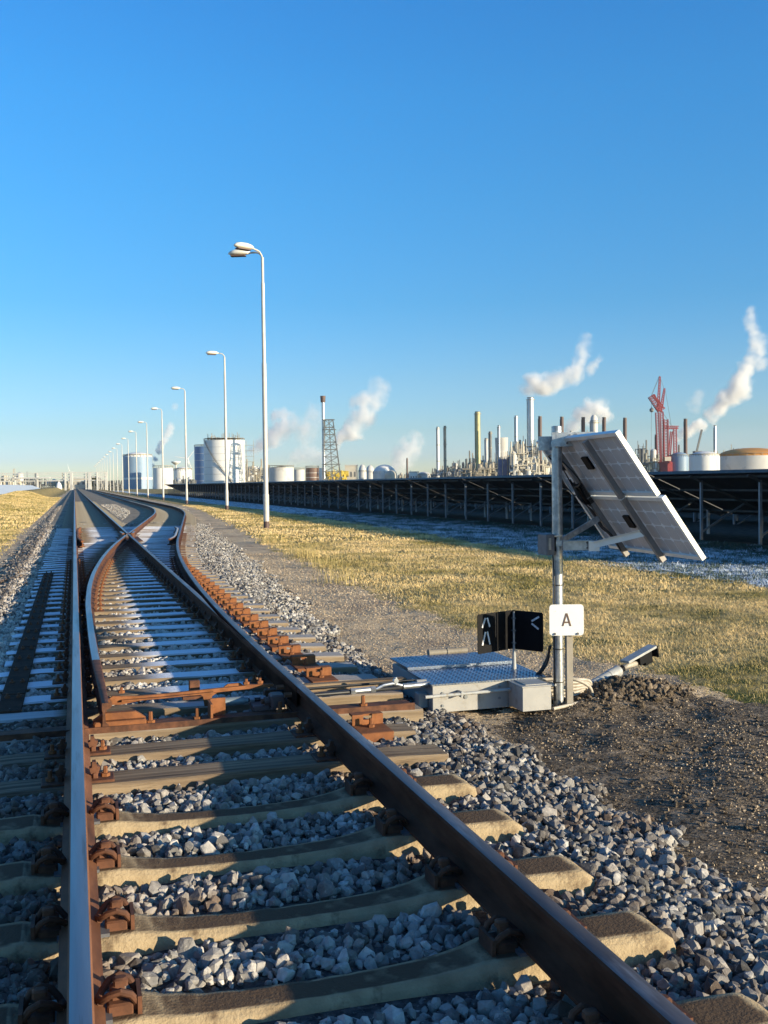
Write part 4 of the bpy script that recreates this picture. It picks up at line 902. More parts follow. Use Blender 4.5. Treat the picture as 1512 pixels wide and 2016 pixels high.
for k in range(1, 17):
    o = dup(l2, (10.25-.002*k, 71.5+26.6*k, -.42)); o['label'] = 'single-headed street lamp in the receding row, %s from the camera' % ordn(k+1).replace(' nearest', '')

# ------------------------------------------------------------------ solar tables
def table_parts(mode, zh=1.66, xh=0, zl=.24, wx=3.3, Lt=8.42, topm=None):
    sl_ = math.hypot(wx, zh-zl); ca, sa = wx/sl_, (zh-zl)/sl_
    M = Matrix(((ca, 0, sa, 0), (0, 1, 0, 0), (-sa, 0, ca, zh), (0, 0, 0, 1)))
    return M, sl_
def solar_table(X, Y, sgn=1, mode='full', topm=M_mod):
    Lt = 8.40; M, sl_ = table_parts(mode); nc = 8; mw = Lt/nc; ml = sl_/2
    S = Matrix.Scale(sgn, 4, (1, 0, 0)) if sgn < 0 else Matrix.Identity(4)
    t = thing('solar_table', 'x', 'solar table', (X, Y, 0), 'ground mounted solar tables')
    def addm(mb, nm, mt):
        if sgn < 0: mb.f = [tuple(reversed(f)) for f in mb.f]
        mb.v = [tuple(S @ Vector(v)) for v in mb.v]; return mb.build(nm, mt, t, world=False)
    if mode == 'full':
        for i in range(nc):
            for j in (0, 1):
                m = MB(); m.box(j*ml+.006, (j+1)*ml-.006, i*mw+.006, (i+1)*mw-(.05 if i == nc-1 else .014), -.035, 0, M=M); addm(m, 'solar_module', M_mod)
    else:
        m = MB(); m.box(0, sl_, 0, Lt-.03, -.035, 0, M=M); addm(m, 'solar_modules', topm)
    m = MB()
    for u in (.35, 1.4, 2.2, 3.2): m.box(u-.03, u+.03, 0, Lt-.02, -.095, -.036, M=M)
    m.box(-.012, 0, 0, Lt-.02, -.10, 0, M=M); addm(m, 'purlins', M_purl)
    for k in range(3):
        y = .4+2.81*k
        m = MB(); m.box(.42, .50, y-.03, y+.03, -.8, 1.37); addm(m, 'front_post', M_post); m = MB(); m.box(2.6, 2.68, y-.03, y+.03, -.8, .42); addm(m, 'rear_post', M_post)
        m = MB(); m.bar((.5, y, -.2), (2.1, y, .68), .05); addm(m, 'brace', M_steeld); m = MB(); m.box(.1, sl_-.1, y-.03, y+.03, -.16, -.096, M=M); addm(m, 'rafter', M_purl)
    return t
NT = 24
p0 = solar_table(18.0, 12.6+8.43)
seq = [12.6+8.43*k for k in range(NT)]
pf = solar_table(18.0, 300, mode='far')
lab0 = 'front row solar table in the shaded field, %s from the right'
first = True
for k, y in enumerate(seq):
    if k < 12: o = p0 if k == 1 else dup(p0, (18.0, y, 0))
    else: o = pf if k == 12 else dup(pf)
    o.location = (18.0, y, -.004*k); o['label'] = lab0 % ordn(k).replace(' nearest', ''); o['group'] = 'front row of solar tables'
for r_, X in ((1, 25.5), (2, 33.0)):
    for k, y in enumerate(seq[:18]):
        o = dup(pf, (X, y+3.1*r_, -.25-.1*r_)); o['label'] = '%s row solar table behind the front row, %s from the right' % (['', 'second', 'third'][r_], ordn(k).replace(' nearest', '')); o['group'] = 'back rows of solar tables'
# left field
for k in range(30):
    if k == 0: lf0 = solar_table(-12.9, 100, 1, 'far', M_modtop); o = lf0
    else: o = dup(lf0)
    o.location = (-13.1, 100+8.43*k, .18+.0*k); o['label'] = 'pale reflecting solar table in the left field, %s along the row' % ordn(k).replace(' nearest', ''); o['group'] = 'solar tables in the left field'

# ------------------------------------------------------------------ distant industry
U = Vector((math.cos(YAW), -math.sin(YAW), 0)); V_ = Vector((math.sin(YAW), math.cos(YAW), 0))
def frame_at(x, D): 
    b = base(x, D); return Matrix(((U.x, V_.x, 0, 0), (U.y, V_.y, 0, 0), (0, 0, 1, 0), (0, 0, 0, 1))), b
class Far:
    """local builder: a = metres right, d = metres away, z = height, turned to face the viewer's bearing"""
    def __init__(s, x, D, name, label, cat, group=None):
        s.x, s.D = x, D; s.k = D/FPX; s.b = base(x, D); s.t = thing(name, label, cat, tuple(s.b), group)
        s.rz = -YAW
    def a(s, x): return (x-s.x)*s.k
    def z(s, y): return zat(s.x, y, s.D)+.5
    def M(s): return Matrix.Rotation(-YAW, 4, 'Z')
    def build(s, mb, name, m_, parent=None, auto=True):
        M = s.M(); mb.v = [tuple(M @ Vector(v)) for v in mb.v]; return mb.build(name, m_, parent or s.t, world=False, auto=auto)
def tank(x0, x1, yt, D, label, m_=M_tank, dome=0, rail=True, stair=False, rings=0, domem=None, group='storage tanks', cat='storage tank', cone=0):
    f = Far((x0+x1)/2, D, 'storage_tank', label, cat, group); r = (x1-x0)/2*f.k; h = f.z(yt)
    m = MB(); m.cyl((0, 0, 0), (0, 0, h), r, r, 40); f.build(m, 'shell', m_)
    if rings:
        m = MB()
        for i in range(rings): z = h*(i+1)/(rings+1); m.lathe([(r*1.001, z-.12), (r*1.008, z-.12), (r*1.008, z+.12), (r*1.001, z+.12)], 40)
        f.build(m, 'stiffener_rings', M_tankg)
    m = MB()
    if dome: m.lathe([(r*1.0, h+.01)]+[(r*math.cos(R(a)), h+dome*math.sin(R(a))) for a in (15, 30, 45, 60, 75)]+[(.3, h+dome)], 32)
    else: m.lathe([(r*1.01, h+.01), (r*1.01, h+.15), (.3, h+.15+r*.06+cone)], 32)
    f.build(m, 'roof', domem or m_)
    if rail:
        m = MB(); zz0 = h+.1
        for i in range(28):
            t = 2*math.pi*i/28; m.bar((r*math.cos(t), r*math.sin(t), zz0), (r*math.cos(t), r*math.sin(t), zz0+1.2), .12)
        m.lathe([(r*.99, zz0+1.1), (r*1.005, zz0+1.1), (r*1.005, zz0+1.22), (r*.99, zz0+1.22)], 32)
        f.build(m, 'roof_railing', M_plant)
    return f, r, h
# white big tank with stair and blue tank behind
tank(384, 436, 880, 640, 'tall blue and grey tank half hidden behind the big white tank', M_tankb, rings=5)
f, r, h = tank(403, 483, 868, 600, 'biggest white cylindrical tank with railed roof and diagonal stair', M_tank, rings=6)
m = MB(); n = 26
for i in range(n):
    t0 = R(215+i*3.6); t1 = R(215+(i+1)*3.6); z0 = h*(1-i/n)-.5; z1 = h*(1-(i+1)/n)-.5; rr = r+.6
    m.bar((rr*math.cos(t0), rr*math.sin(t0), z0), (rr*math.cos(t1), rr*math.sin(t1), z1), .35); m.bar((rr*math.cos(t0), rr*math.sin(t0), z0+1.1), (rr*math.cos(t1), rr*math.sin(t1), z1+1.1), .12); m.bar((rr*math.cos(t0), rr*math.sin(t0), z0), (rr*math.cos(t0), rr*math.sin(t0), z0+1.1), .1)
f.build(m, 'stair', M_plantd)
m = MB(); rg = random.Random(3)
for i in range(26):
    a = rg.uniform(-r*.9, r*.9); m.bar((a, 0, h+.5), (a, 0, h+.5+rg.uniform(1.5, 4.5)), rg.uniform(.15, .4))
    if i % 3 == 0: m.bar((a, 0, h+1.5), (a+rg.uniform(2, 4), 0, h+1.5+rg.uniform(-.5, 1.5)), .15)
f.build(m, 'roof_pipes', M_plant)
m = MB()
for i in range(8): z = 2+i*h/8.5; m.box(r+.3, r+5.5, -1, 1, z, z+.15)
for a in (r+.8, r+5.2): m.bar((a, 0, 0), (a, 0, h), .2)
f.build(m, 'side_platforms', M_plant)
f, r, h = tank(244, 300, 900, 520, 'wide grey-blue tank with white frosty roof left of the lamps', M_tankgb, dome=2.5, domem=M_tank, rings=0)
m = MB(); m.lathe([(r*1.001, h*.30), (r*1.01, h*.30), (r*1.01, h*.36), (r*1.001, h*.36)], 40); f.build(m, 'white_band', M_tank)
tank(302, 341, 922, 500, 'low white tank right of the grey-blue tank', M_tank)
tank(342, 378, 927, 520, 'small white domed tank left of the biggest tank', M_tank, dome=2)
tank(488, 512, 919, 620, 'small white tank just right of the biggest tank', M_tank, rail=False)
tank(510, 530, 925, 700, 'small pale tank behind the lamp pole', M_tankg, rail=False)
tank(530, 579, 921, 560, 'wide pale grey tank right of the tallest lamp pole', M_tankg, cone=.4)
tank(577, 600, 925, 640, 'little beige tank next to the wide pale grey tank', M_tankg)
tank(602, 628, 922, 560, 'brown tank left of the flare tower', M_brown, rings=3)
tank(627, 640, 922, 600, 'narrow white tank behind the flare tower', M_tank, rail=False)
tank(706, 722, 930, 640, 'small white sphere-topped tank right of the beige building', M_tankg, dome=5, rail=True)
tank(720, 738, 931, 660, 'second small white sphere-topped tank right of the beige building', M_tankg, dome=5)
tank(734, 780, 933, 600, 'broad white domed tank in front of the faint steam', M_tank, dome=5.5)
tank(758, 782, 936, 590, 'small yellowish domed tank beside the broad white dome', M_beige, dome=3, rail=False)
tank(820, 850, 937, 640, 'low pale domed tank right of the black chimney', M_tankg, dome=2.6)
tank(1320, 1355, 900, 520, 'bluish low tank left of the white floating-roof tank', M_tankgb, dome=2.5)
tank(1358, 1416, 899, 500, 'low white tank with arched roof right of the red crane', M_tank, dome=2.6)
f, r, h = tank(1416, 1540, 898, 520, 'very wide low tank with rusty orange dome at right edge', M_tankg, dome=4.2, domem=M_orange)
def box_building(x0, x1, yt, D, label, m_, cat='building', depth=10, name='plant_building'):
    f = Far((x0+x1)/2, D, name, label, cat); w = (x1-x0)/2*f.k; h = f.z(yt)
    m = MB(); m.box(-w, w, -depth/2, depth/2, 0, h); f.build(m, 'walls', m_, auto=False); m = MB(); m.box(-w-.3, w+.3, -depth/2-.3, depth/2+.3, h+.01, h+.5); f.build(m, 'roof', M_tankg, auto=False)
    m = MB()
    for i in range(3): a = -w*.6+i*w*.6; m.box(a-w*.14, a+w*.14, -depth/2-.08, -depth/2+.1, h*.45, h*.7)
    f.build(m, 'window', M_plantd, auto=False); return f
box_building(680, 704, 917, 600, 'beige box building right of the flare tower', M_beige)
box_building(806, 822, 930, 620, 'small white shed near the black chimney', M_tank)
def stack(x, w_, yt, D, label, m_, taper=1.0, name='chimney', cat='chimney', rings=3, ladder=True, cap=None):
    f = Far(x, D, name, label, cat); r = w_/2*f.k; h = f.z(yt); m = MB(); m.cyl((0, 0, 0), (0, 0, h), r, r*taper, 20); f.build(m, 'shaft', m_)
    m = MB()
    for i in range(rings): z = h*(1-.02-.28*i); rr = r*1.0; m.lathe([(rr, z-.2), (rr*1.25+.25, z-.2), (rr*1.25+.25, z+.1), (rr, z+.1)], 18)
    if rings: f.build(m, 'platform', cap or M_plant)
    if ladder: m = MB(); m.bar((-r*1.1, -r*.3, 0), (-r*1.1, -r*.3, h*.97), .25); f.build(m, 'ladder', M_plantd)
    m = MB(); m.cyl((0, 0, h), (0, 0, h+.4), r*taper*1.06, r*taper*1.06, 18); f.build(m, 'rim', M_plantd)
    return f, r, h
stack(802, 3, 903, 560, 'short black chimney above the solar tables, alone', M_stackb, rings=0)
stack(863, 5.5, 842, 560, 'slim white chimney, left one of the thin pair', M_tank)
stack(877, 5, 840, 570, 'slim mottled chimney, right one of the thin pair', M_plant, rings=6)
stack(941.5, 10.5, 812, 560, 'tall thick yellow-green column in the plant', M_yel, rings=1, cat='column', name='process_column')
stack(958, 6, 864, 600, 'short pale column left of the platformed column', M_tankg, rings=1, cat='column', name='process_column')
stack(966, 6, 851, 600, 'grey column with many platforms', M_plantd, rings=5, cat='column', name='process_column')
stack(983, 5, 839, 620, 'slim silver chimney before the cooling tower', M_silver)
stack(1017, 6, 820, 600, 'slim silver-white chimney over the beige plant block', M_silver)
stack(1045.5, 13, 784, 600, 'widest tall silver chimney giving off steam', M_silver, rings=1)
for x, y, n_ in ((1064, 821, 'first from the left'), (1107, 822, 'second from the left'), (1149, 823, 'third from the left'), (1190, 823, 'fourth from the left, just above the solar panel'), (1231, 824, 'fifth from the left, right of the panel top')):
    f, r, h = stack(x, 7, y, 540, 'brown chimney of the row of equals, '+n_, M_stackb, rings=0); f.t['group'] = 'row of brown chimneys'
f, r, h = stack(1350, 7, 826, 540, 'brown chimney of the row of equals, right of the red crane', M_stackb, rings=0); f.t['group'] = 'row of brown chimneys'
stack(1408, 5.5, 839, 560, 'thin grey-green chimney giving off the big white steam plume', M_silver, rings=0)
stack(1292, 5, 857, 560, 'short brown chimney behind the red crane', M_stackb, rings=0)
stack(1337, 3, 877, 560, 'very short dark chimney right of the crane', M_stackb, rings=0)
f, r, h = stack(1170, 15, 830, 560, 'fat dome-topped column with platforms above the solar panel', M_tankg, rings=4, cat='column', name='process_column')
m = MB(); m.lathe([(r, h+.1), (r*.9, h+2), (r*.5, h+3.4), (.2, h+3.8)], 18); f.build(m, 'dome_top', M_tankg)
stack(1125, 5, 850, 570, 'small white column left of the fat dome-topped column', M_tank, rings=3, cat='column', name='process_column')
# cooling tower behind
f = Far(988, 760, 'cooling_tower', 'grey waisted cooling tower behind the plant block', 'cooling tower'); h = f.z(862); rb = 15*f.k
m = MB(); m.lathe([(rb*1.0, 0), (rb*.86, h*.4), (rb*.80, h*.7), (rb*.86, h), (rb*.82, h), (rb*.76, h*.7), (rb*.6, h*.6)], 28); f.build(m, 'shell', M_conct)
m = MB(); m.lathe([(rb*.80, h*.695), (rb*.815, h*.695), (rb*.815, h*.71), (rb*.80, h*.71)], 28); f.build(m, 'ring', M_tankg)
# lattice process units
def unit(x0, x1, yt, D, label, mt=M_plant, seed=1, dense=1.0, yt2=None, m2=None, depth=14):
    f = Far((x0+x1)/2, D, 'process_unit', label, 'process plant', 'refinery process units'); w = (x1-x0)/2*f.k; H = f.z(yt); r = random.Random(seed)
    fr_, pi, ve, fl = MB(), MB(), MB(), MB()
    nb = max(2, int(w*2/5)); xs = [-w+2*w*i/nb for i in range(nb+1)]; hs = [H*r.uniform(.5, 1) for _ in xs]
    for i, a in enumerate(xs):
        for d in (-depth/2, 0, depth/2): fr_.bar((a, d, 0), (a, d, hs[i]), .35)
    for i in range(nb):
        hh = min(hs[i], hs[i+1]); z = 3
        while z < hh:
            fl.box(xs[i], xs[i+1], -depth/2-.4, depth/2, z, z+.25)
            for d in (-depth/2-.4,): fr_.bar((xs[i], d, z+1.1), (xs[i+1], d, z+1.1), .12)
            if r.random() < .5: fr_.bar((xs[i], -depth/2, z), (xs[i+1], -depth/2, min(z+4, hh)), .2)
            z += r.uniform(2.6, 4.2)
    for i in range(int(w*2*dense*2.6)):
        a = r.uniform(-w, w); b = r.uniform(0, H*.75); rr = r.uniform(.15, .55); d = -depth/2-r.uniform(.6, 2)
        if r.random() < .55: l = r.uniform(3, H*.45); pi.cyl((a, d, b), (a, d, min(b+l, H*1.02)), rr, rr, 7)
        else:
            l = r.uniform(3, max(4, w*.7)); a2 = min(a+l, w); pi.tube([(a, d, b), (a2-.4, d, b), (a2, d, b+.5), (a2, d, min(b+2.5, H))], rr, 6)
    for i in range(max(3, int(w*dense*.9))):
        a = r.uniform(-w*.95, w*.95); rr = r.uniform(.7, 1.7); b = r.uniform(0, H*.6); l = r.uniform(4, H*.4)
        if r.random() < .7: ve.lathe([(rr*.3, b), (rr, b+.6), (rr, b+l), (rr*.7, b+l+.6), (.1, b+l+.9)], 12, (a, -depth/2-.2, 0))
        else: ve.cyl((a-2.2, -depth/2, b+2), (a+2.2, -depth/2, b+2), rr, rr, 12)
    for i in range(int(w*dense)):
        a = r.uniform(-w, w); k = min(range(len(xs)), key=lambda q: abs(xs[q]-a)); z = hs[k]*r.uniform(.85, 1.0); pi.bar((a, -1, z-2), (a, -1, z+r.uniform(1, 5)), r.uniform(.15, .5))
    f.build(fr_, 'frame', mt); f.build(fl, 'floors', m2 or M_plantd, auto=False); f.build(pi, 'pipes', mt); f.build(ve, 'vessels', M_tankg if seed % 2 else mt)
    return f
f = unit(1000, 1056, 872, 520, 'dense beige plant block below the widest silver chimney', M_beige, 5, 1.7)
unit(984, 1003, 893, 530, 'plant block with dark blue cladding left of the beige block', M_plant, 6, 1.2, m2=M_plantb)
m = MB(); w_ = 9*.26; m.box(-2.4, 2.4, -7.6, -7.4, 1, 12); f2 = Far(993, 528, 'clad_box', 'dark blue clad block in the plant', 'plant block'); m = MB(); m.box(-4.2, 3.8, -9.2, -8.9, 1, 13); f2.build(m, 'cladding', M_plantb); m = MB(); [m.bar((a, -9.5, 0), (a, -9.5, 14), .25) for a in (-4.4, -2, 0.4, 2.6, 4)]; f2.build(m, 'columns', M_plant)
unit(1056, 1092, 897, 530, 'low yellowish plant block left of the solar pole', M_beige, 7, 1.5)
unit(905, 985, 912, 560, 'low sprawling pipework around the yellow column', M_plant, 8, 1.3)
unit(845, 925, 929, 560, 'low pipework below the thin pair of chimneys', M_plantd, 9, 1.3, depth=10)
unit(918, 932, 889, 580, 'small platform tower left of the yellow column', M_plant, 10, 1.3, depth=8)
unit(884, 912, 908, 600, 'small grey plant cluster right of the thin chimney pair', M_plantd, 11, 1.2, depth=8)
unit(1244, 1268, 869, 520, 'dark plant tower seen right of the solar panel', M_plantd, 12, 1.6, depth=9)
unit(1262, 1290, 886, 520, 'pale plant block between the panel and the crane', M_plant, 13, 1.5, depth=9)
unit(1378, 1440, 890, 560, 'low pipework behind the white arched-roof tank', M_plant, 14, 1.2, depth=8)
unit(1092, 1160, 868, 560, 'plant block hidden behind the solar panel', M_plant, 15, 1.2)
unit(642, 682, 926, 575, 'low yellow pipework at the foot of the flare tower', M_yelp, 16, 1.5, depth=8)
unit(484, 530, 930, 640, 'low pink-grey pipework right of the biggest tank', M_plant, 17, 1.2, depth=6)
unit(780, 830, 934, 640, 'low pipework between the white dome and the black chimney', M_plant, 18, 1., depth=6)
unit(0, 46, 937, 480, 'low yellowish plant at the left edge beyond the left field', M_beige, 19, 1.2, depth=6)
unit(46, 96, 942, 520, 'low grey plant left of the track end', M_plantd, 20, 1.1, depth=6)
unit(100, 140, 946, 560, 'low sheds and pipework near the vanishing point', M_plant, 21, 1.2, depth=6)
unit(188, 244, 946, 560, 'low pipework behind the lamp posts', M_plantd, 22, 1.1, depth=6)
unit(344, 384, 944, 470, 'low railings and pipes before the domed tank', M_plantd, 23, 1.0, depth=5)
box_building(142, 176, 943, 620, 'long beige hall behind the track end', M_beige)
unit(925, 1000, 898, 600, 'tall pale platforms and vessels behind the yellow column', M_plant, 31, 1.6)
unit(850, 900, 918, 620, 'crowded low vessels behind the thin chimney pair', M_plant, 32, 1.5)
unit(1010, 1050, 858, 560, 'crown of pipework on top of the beige plant block', M_plantd, 33, 1.3)
unit(1150, 1180, 850, 575, 'platforms around the fat dome-topped column', M_plant, 34, 1.3)
unit(1290, 1330, 905, 560, 'low pipework behind the foot of the red crane', M_plant, 35, 1.5)
unit(1425, 1512, 893, 600, 'low pipework behind the orange-domed tank', M_plantd, 36, 1.2)
unit(486, 530, 905, 620, 'platform scaffold right beside the biggest tank', M_plant, 37, 1.0, depth=6)
# flare tower
f = Far(640, 560, 'flare_tower', 'tall flare stack held by a lattice derrick', 'flare tower'); h = f.z(780); k = f.k
m = MB(); m.cyl((f.a(638), 0, 0), (f.a(638), 0, h*.93), .95, .8, 14); f.build(m, 'stack', M_silver); m = MB(); m.cyl((f.a(638), 0, h*.93), (f.a(638), 0, h), 1.3, 1.5, 14); f.build(m, 'tip', M_stackb)
H2 = f.z(827); m = MB(); nn_ = 9
def leg(cx_, z): 
    t = z/H2; L0, R0, L1, R1x = f.a(638), f.a(673), f.a(641), f.a(657); l = L0+(L1-L0)*t; r_ = R0+(R1x-R0)*t; return l, r_
for i in range(nn_):
    z0, z1 = H2*i/nn_, H2*(i+1)/nn_
    for dd_ in (-1, 1):
        l0, r0 = leg(0, z0); l1, r1 = leg(0, z1); d0 = dd_*(r0-l0)/2; d1 = dd_*(r1-l1)/2
        m.bar((l0, d0, z0), (l1, d1, z1), .4); m.bar((r0, d0, z0), (r1, d1, z1), .4); m.bar((l1, d1, z1), (r1, d1, z1), .3); m.bar((l1, -d1, z1), (l1, d1, z1), .25); m.bar((r1, -d1, z1), (r1, d1, z1), .25); m.bar((l0, d0, z0), (r1, d1, z1), .22); m.bar((r0, d0, z0), (l1, d1, z1), .22)
        mid0, mid1 = (l0+r0)/2, (l1+r1)/2; m.bar((mid0, d0, z0), (mid1, d1, z1), .25)
f.build(m, 'derrick', M_plantd)
m = MB()
for t_ in (.33, .62, .85, 1.0): l, r_ = leg(0, H2*t_); m.box(l-1.2, r_+1, -2, 2, H2*t_, H2*t_+.25)
f.build(m, 'platform', M_plantd)
# crane
f = Far(1300, 520, 'crawler_crane', 'red lattice boom crane standing over the plant', 'crane'); k = f.k
def lattice(mb, p0, p1, w0, w1=None, n=12, t=.22):
    w1 = w1 or w0; p0, p1 = Vector(p0), Vector(p1); d = (p1-p0).normalized(); a = d.cross(Vector((0, 1, 0))).normalized(); b = d.cross(a)
    def c(i, q): tt_ = i/n; w_ = w0+(w1-w0)*tt_; s = ((1, 1), (1, -1), (-1, -1), (-1, 1))[q]; return p0+(p1-p0)*tt_+a*s[0]*w_/2+b*s[1]*w_/2
    for q in range(4):
        mb.bar(c(0, q), c(n, q), t)
        for i in range(n): mb.bar(c(i, q), c(i+1, (q+1) % 4), t*.6); mb.bar(c(i, q), c(i, (q+1) % 4), t*.6)
def cp(x, y, d=0): return (f.a(x), d, f.z(y))
m = MB(); lattice(m, cp(1298, 925), cp(1294, 812), 1.5, 1.5, 22); lattice(m, cp(1306, 925), cp(1303, 812), 1.5, 1.5, 22); f.build(m, 'lower_boom', M_red)
m = MB(); lattice(m, cp(1296, 808), cp(1300, 742), 1.3, .6, 12); lattice(m, cp(1303, 800), cp(1309, 765), 1.2, .6, 8); f.build(m, 'jib', M_red)
m = MB(); lattice(m, cp(1283, 780), cp(1300, 810), 3.0, 2.0, 7, .3); lattice(m, cp(1285, 778), cp(1305, 802), 1.0, 1.0, 6, .25); lattice(m, cp(1294, 802), cp(1307, 808), 2.2, 2.2, 3, .4); f.build(m, 'boom_head', M_red)
m = MB(); lattice(m, cp(1311, 925), cp(1311, 826), 2.4, 2.0, 18, .3); lattice(m, cp(1309, 842), cp(1336, 842), 1.6, 1.2, 7, .3); lattice(m, cp(1330, 925), cp(1329, 842), 1.5, 1.5, 16); lattice(m, cp(1318, 900), cp(1322, 850), 1.0, 1.0, 12); f.build(m, 'mast', M_red)
m = MB(); m.box(f.a(1296), f.a(1320), -4, 4, 0, f.z(910)); m.box(f.a(1303), f.a(1317), -4.4, -4.1, f.z(912), f.z(899)); f.build(m, 'base', M_red); m = MB(); m.box(f.a(1304), f.a(1316), -4.8, -4.5, f.z(908), f.z(900)); f.build(m, 'cab', M_beige)
m = MB()
for a, b in (((1299, 740), (1283, 778)), ((1300, 741), (1285, 776)), ((1300, 742), (1308, 766)), ((1310, 766), (1322, 838)), ((1302, 808), (1325, 842)), ((1283, 778), (1283, 806)), ((1283, 806), (1282, 920))): m.bar(cp(*a), cp(*b), .14)
f.build(m, 'cable', M_plantd); m = MB(); m.lathe([(.1, 0), (1.1, .6), (1.1, 1.6), (.1, 2.6)], 10, (f.a(1283.5), 0, f.z(812))); f.build(m, 'hook_block', M_plantd)
f = Far(1376, 540, 'telescopic_crane', 'dark green telescopic crane boom leaning behind the white tank', 'crane'); m = MB(); m.bar((f.a(1371), 0, f.z(892)), (f.a(1382), 0, f.z(846)), .9); f.build(m, 'boom', M_plantd); m = MB(); m.box(f.a(1366), f.a(1380), -2, 2, 0, f.z(888)); f.build(m, 'carrier', M_plantd)
# wind turbines
for x, y, D, rt, lab in ((371, 904, 900, 20, 'white wind turbine behind the small domed tank'), (138, 928, 1400, 75, 'faint white wind turbine above the pipe bridge')):
    f = Far(x, D, 'wind_turbine', lab, 'wind turbine', 'wind turbines'); h = f.z(y); m = MB(); m.cyl((0, 0, 0), (0, 0, h), h*.028, h*.016, 12); f.build(m, 'tower', M_tank)
    m = MB(); m.box(-h*.02, h*.02, -h*.05, h*.05, h, h+h*.04); f.build(m, 'nacelle', M_tank)
    for kk in range(3):
        a = R(rt+120*kk+30); m = MB(); L_ = h*.48; m.cyl((0, -h*.06, h*1.02), (math.cos(a)*L_, -h*.06, h*1.02+math.sin(a)*L_), h*.018, h*.004, 5); f.build(m, 'rotor_blade', M_tank)
f = Far(347, 560, 'flood_light_mast', 'small mast with wide top platform behind the low white tank', 'mast'); m = MB(); m.cyl((0, 0, 0), (0, 0, f.z(914)), .4, .4, 8); f.build(m, 'mast', M_tankg); m = MB(); m.lathe([(.4, 0), (2.6, 1.6), (2.6, 2.1), (.4, 2.1)], 12, (0, 0, f.z(916))); f.build(m, 'top_platform', M_tank)
# pipe bridge across the tracks
f = Far(105, 430, 'pipe_bridge', 'long pale pipe bridge crossing over the distant tracks', 'pipe bridge'); m = MB()
for y, t_ in ((931, .35), (934.5, .3), (940, .5), (946.5, .45)): m.bar((f.a(-60), 0, f.z(y)), (f.a(212), 0, f.z(y)), t_)
m.box(f.a(30), f.a(100), -1.2, 1.2, f.z(942), f.z(940)); f.build(m, 'pipes', M_tankg)
for x in (-20, 30, 74, 129, 141, 170, 177, 192, 210):
    m = MB(); w_ = .55 if x in (141, 177) else .25; m.box(f.a(x)-w_, f.a(x)+w_, -.6, .6, 0, f.z(931 if x > 70 else 938)); f.build(m, 'support', M_tankg, auto=False)
f = Far(116, 430, 'white_silo', 'small white cone silo beside the pipe bridge', 'silo'); m = MB(); m.lathe([(1.3, 0), (1.3, 1.5), (.9, 3), (.2, f.z(948))], 12); f.build(m, 'cone', M_tank); m = MB(); m.cyl((0, 0, f.z(948)), (0, 0, f.z(948)+.5), .25, .25, 8); f.build(m, 'vent', M_tankg)
# trees by the track end
def tree(x, D, yt, w_, lab, seed):
    f = Far(x, D, 'tree', lab, 'tree', 'distant trees'); h = f.z(yt); r = random.Random(seed); m = MB(); m.cyl((0, 0, 0), (0, 0, h*.6), .35, .2, 7)
    for i in range(5): a = r.uniform(0, 6.28); m.cyl((0, 0, h*(.3+.07*i)), (math.cos(a)*w_*.3, math.sin(a)*w_*.3, h*(.5+.08*i)), .12, .05, 5)
    f.build(m, 'trunk', M_bark); m = MB()
    for i in range(900):
        a = r.uniform(0, 6.28); rr = w_/2*math.sqrt(r.random()); z = h*r.uniform(.25, 1); lim = math.sin(math.pi*min(1, max(.08, (z/h-.2)/.85)))**.6; p = Vector((math.cos(a)*rr*lim, math.sin(a)*rr*lim, z)); q = [Vector((r.gauss(0, .35), r.gauss(0, .35), r.gauss(0, .35))) for _ in range(3)]
        m.add([p+v for v in q], [(0, 1, 2)])
    f.build(m, 'crown', M_hedge, auto=False)
tree(184, 600, 938, 7, 'dark distant tree right of the thick pipe bridge support', 1); tree(191, 610, 941, 6, 'smaller dark distant tree beside the first one', 2); tree(163, 640, 944, 7, 'low dark distant tree straight over the track end', 3)

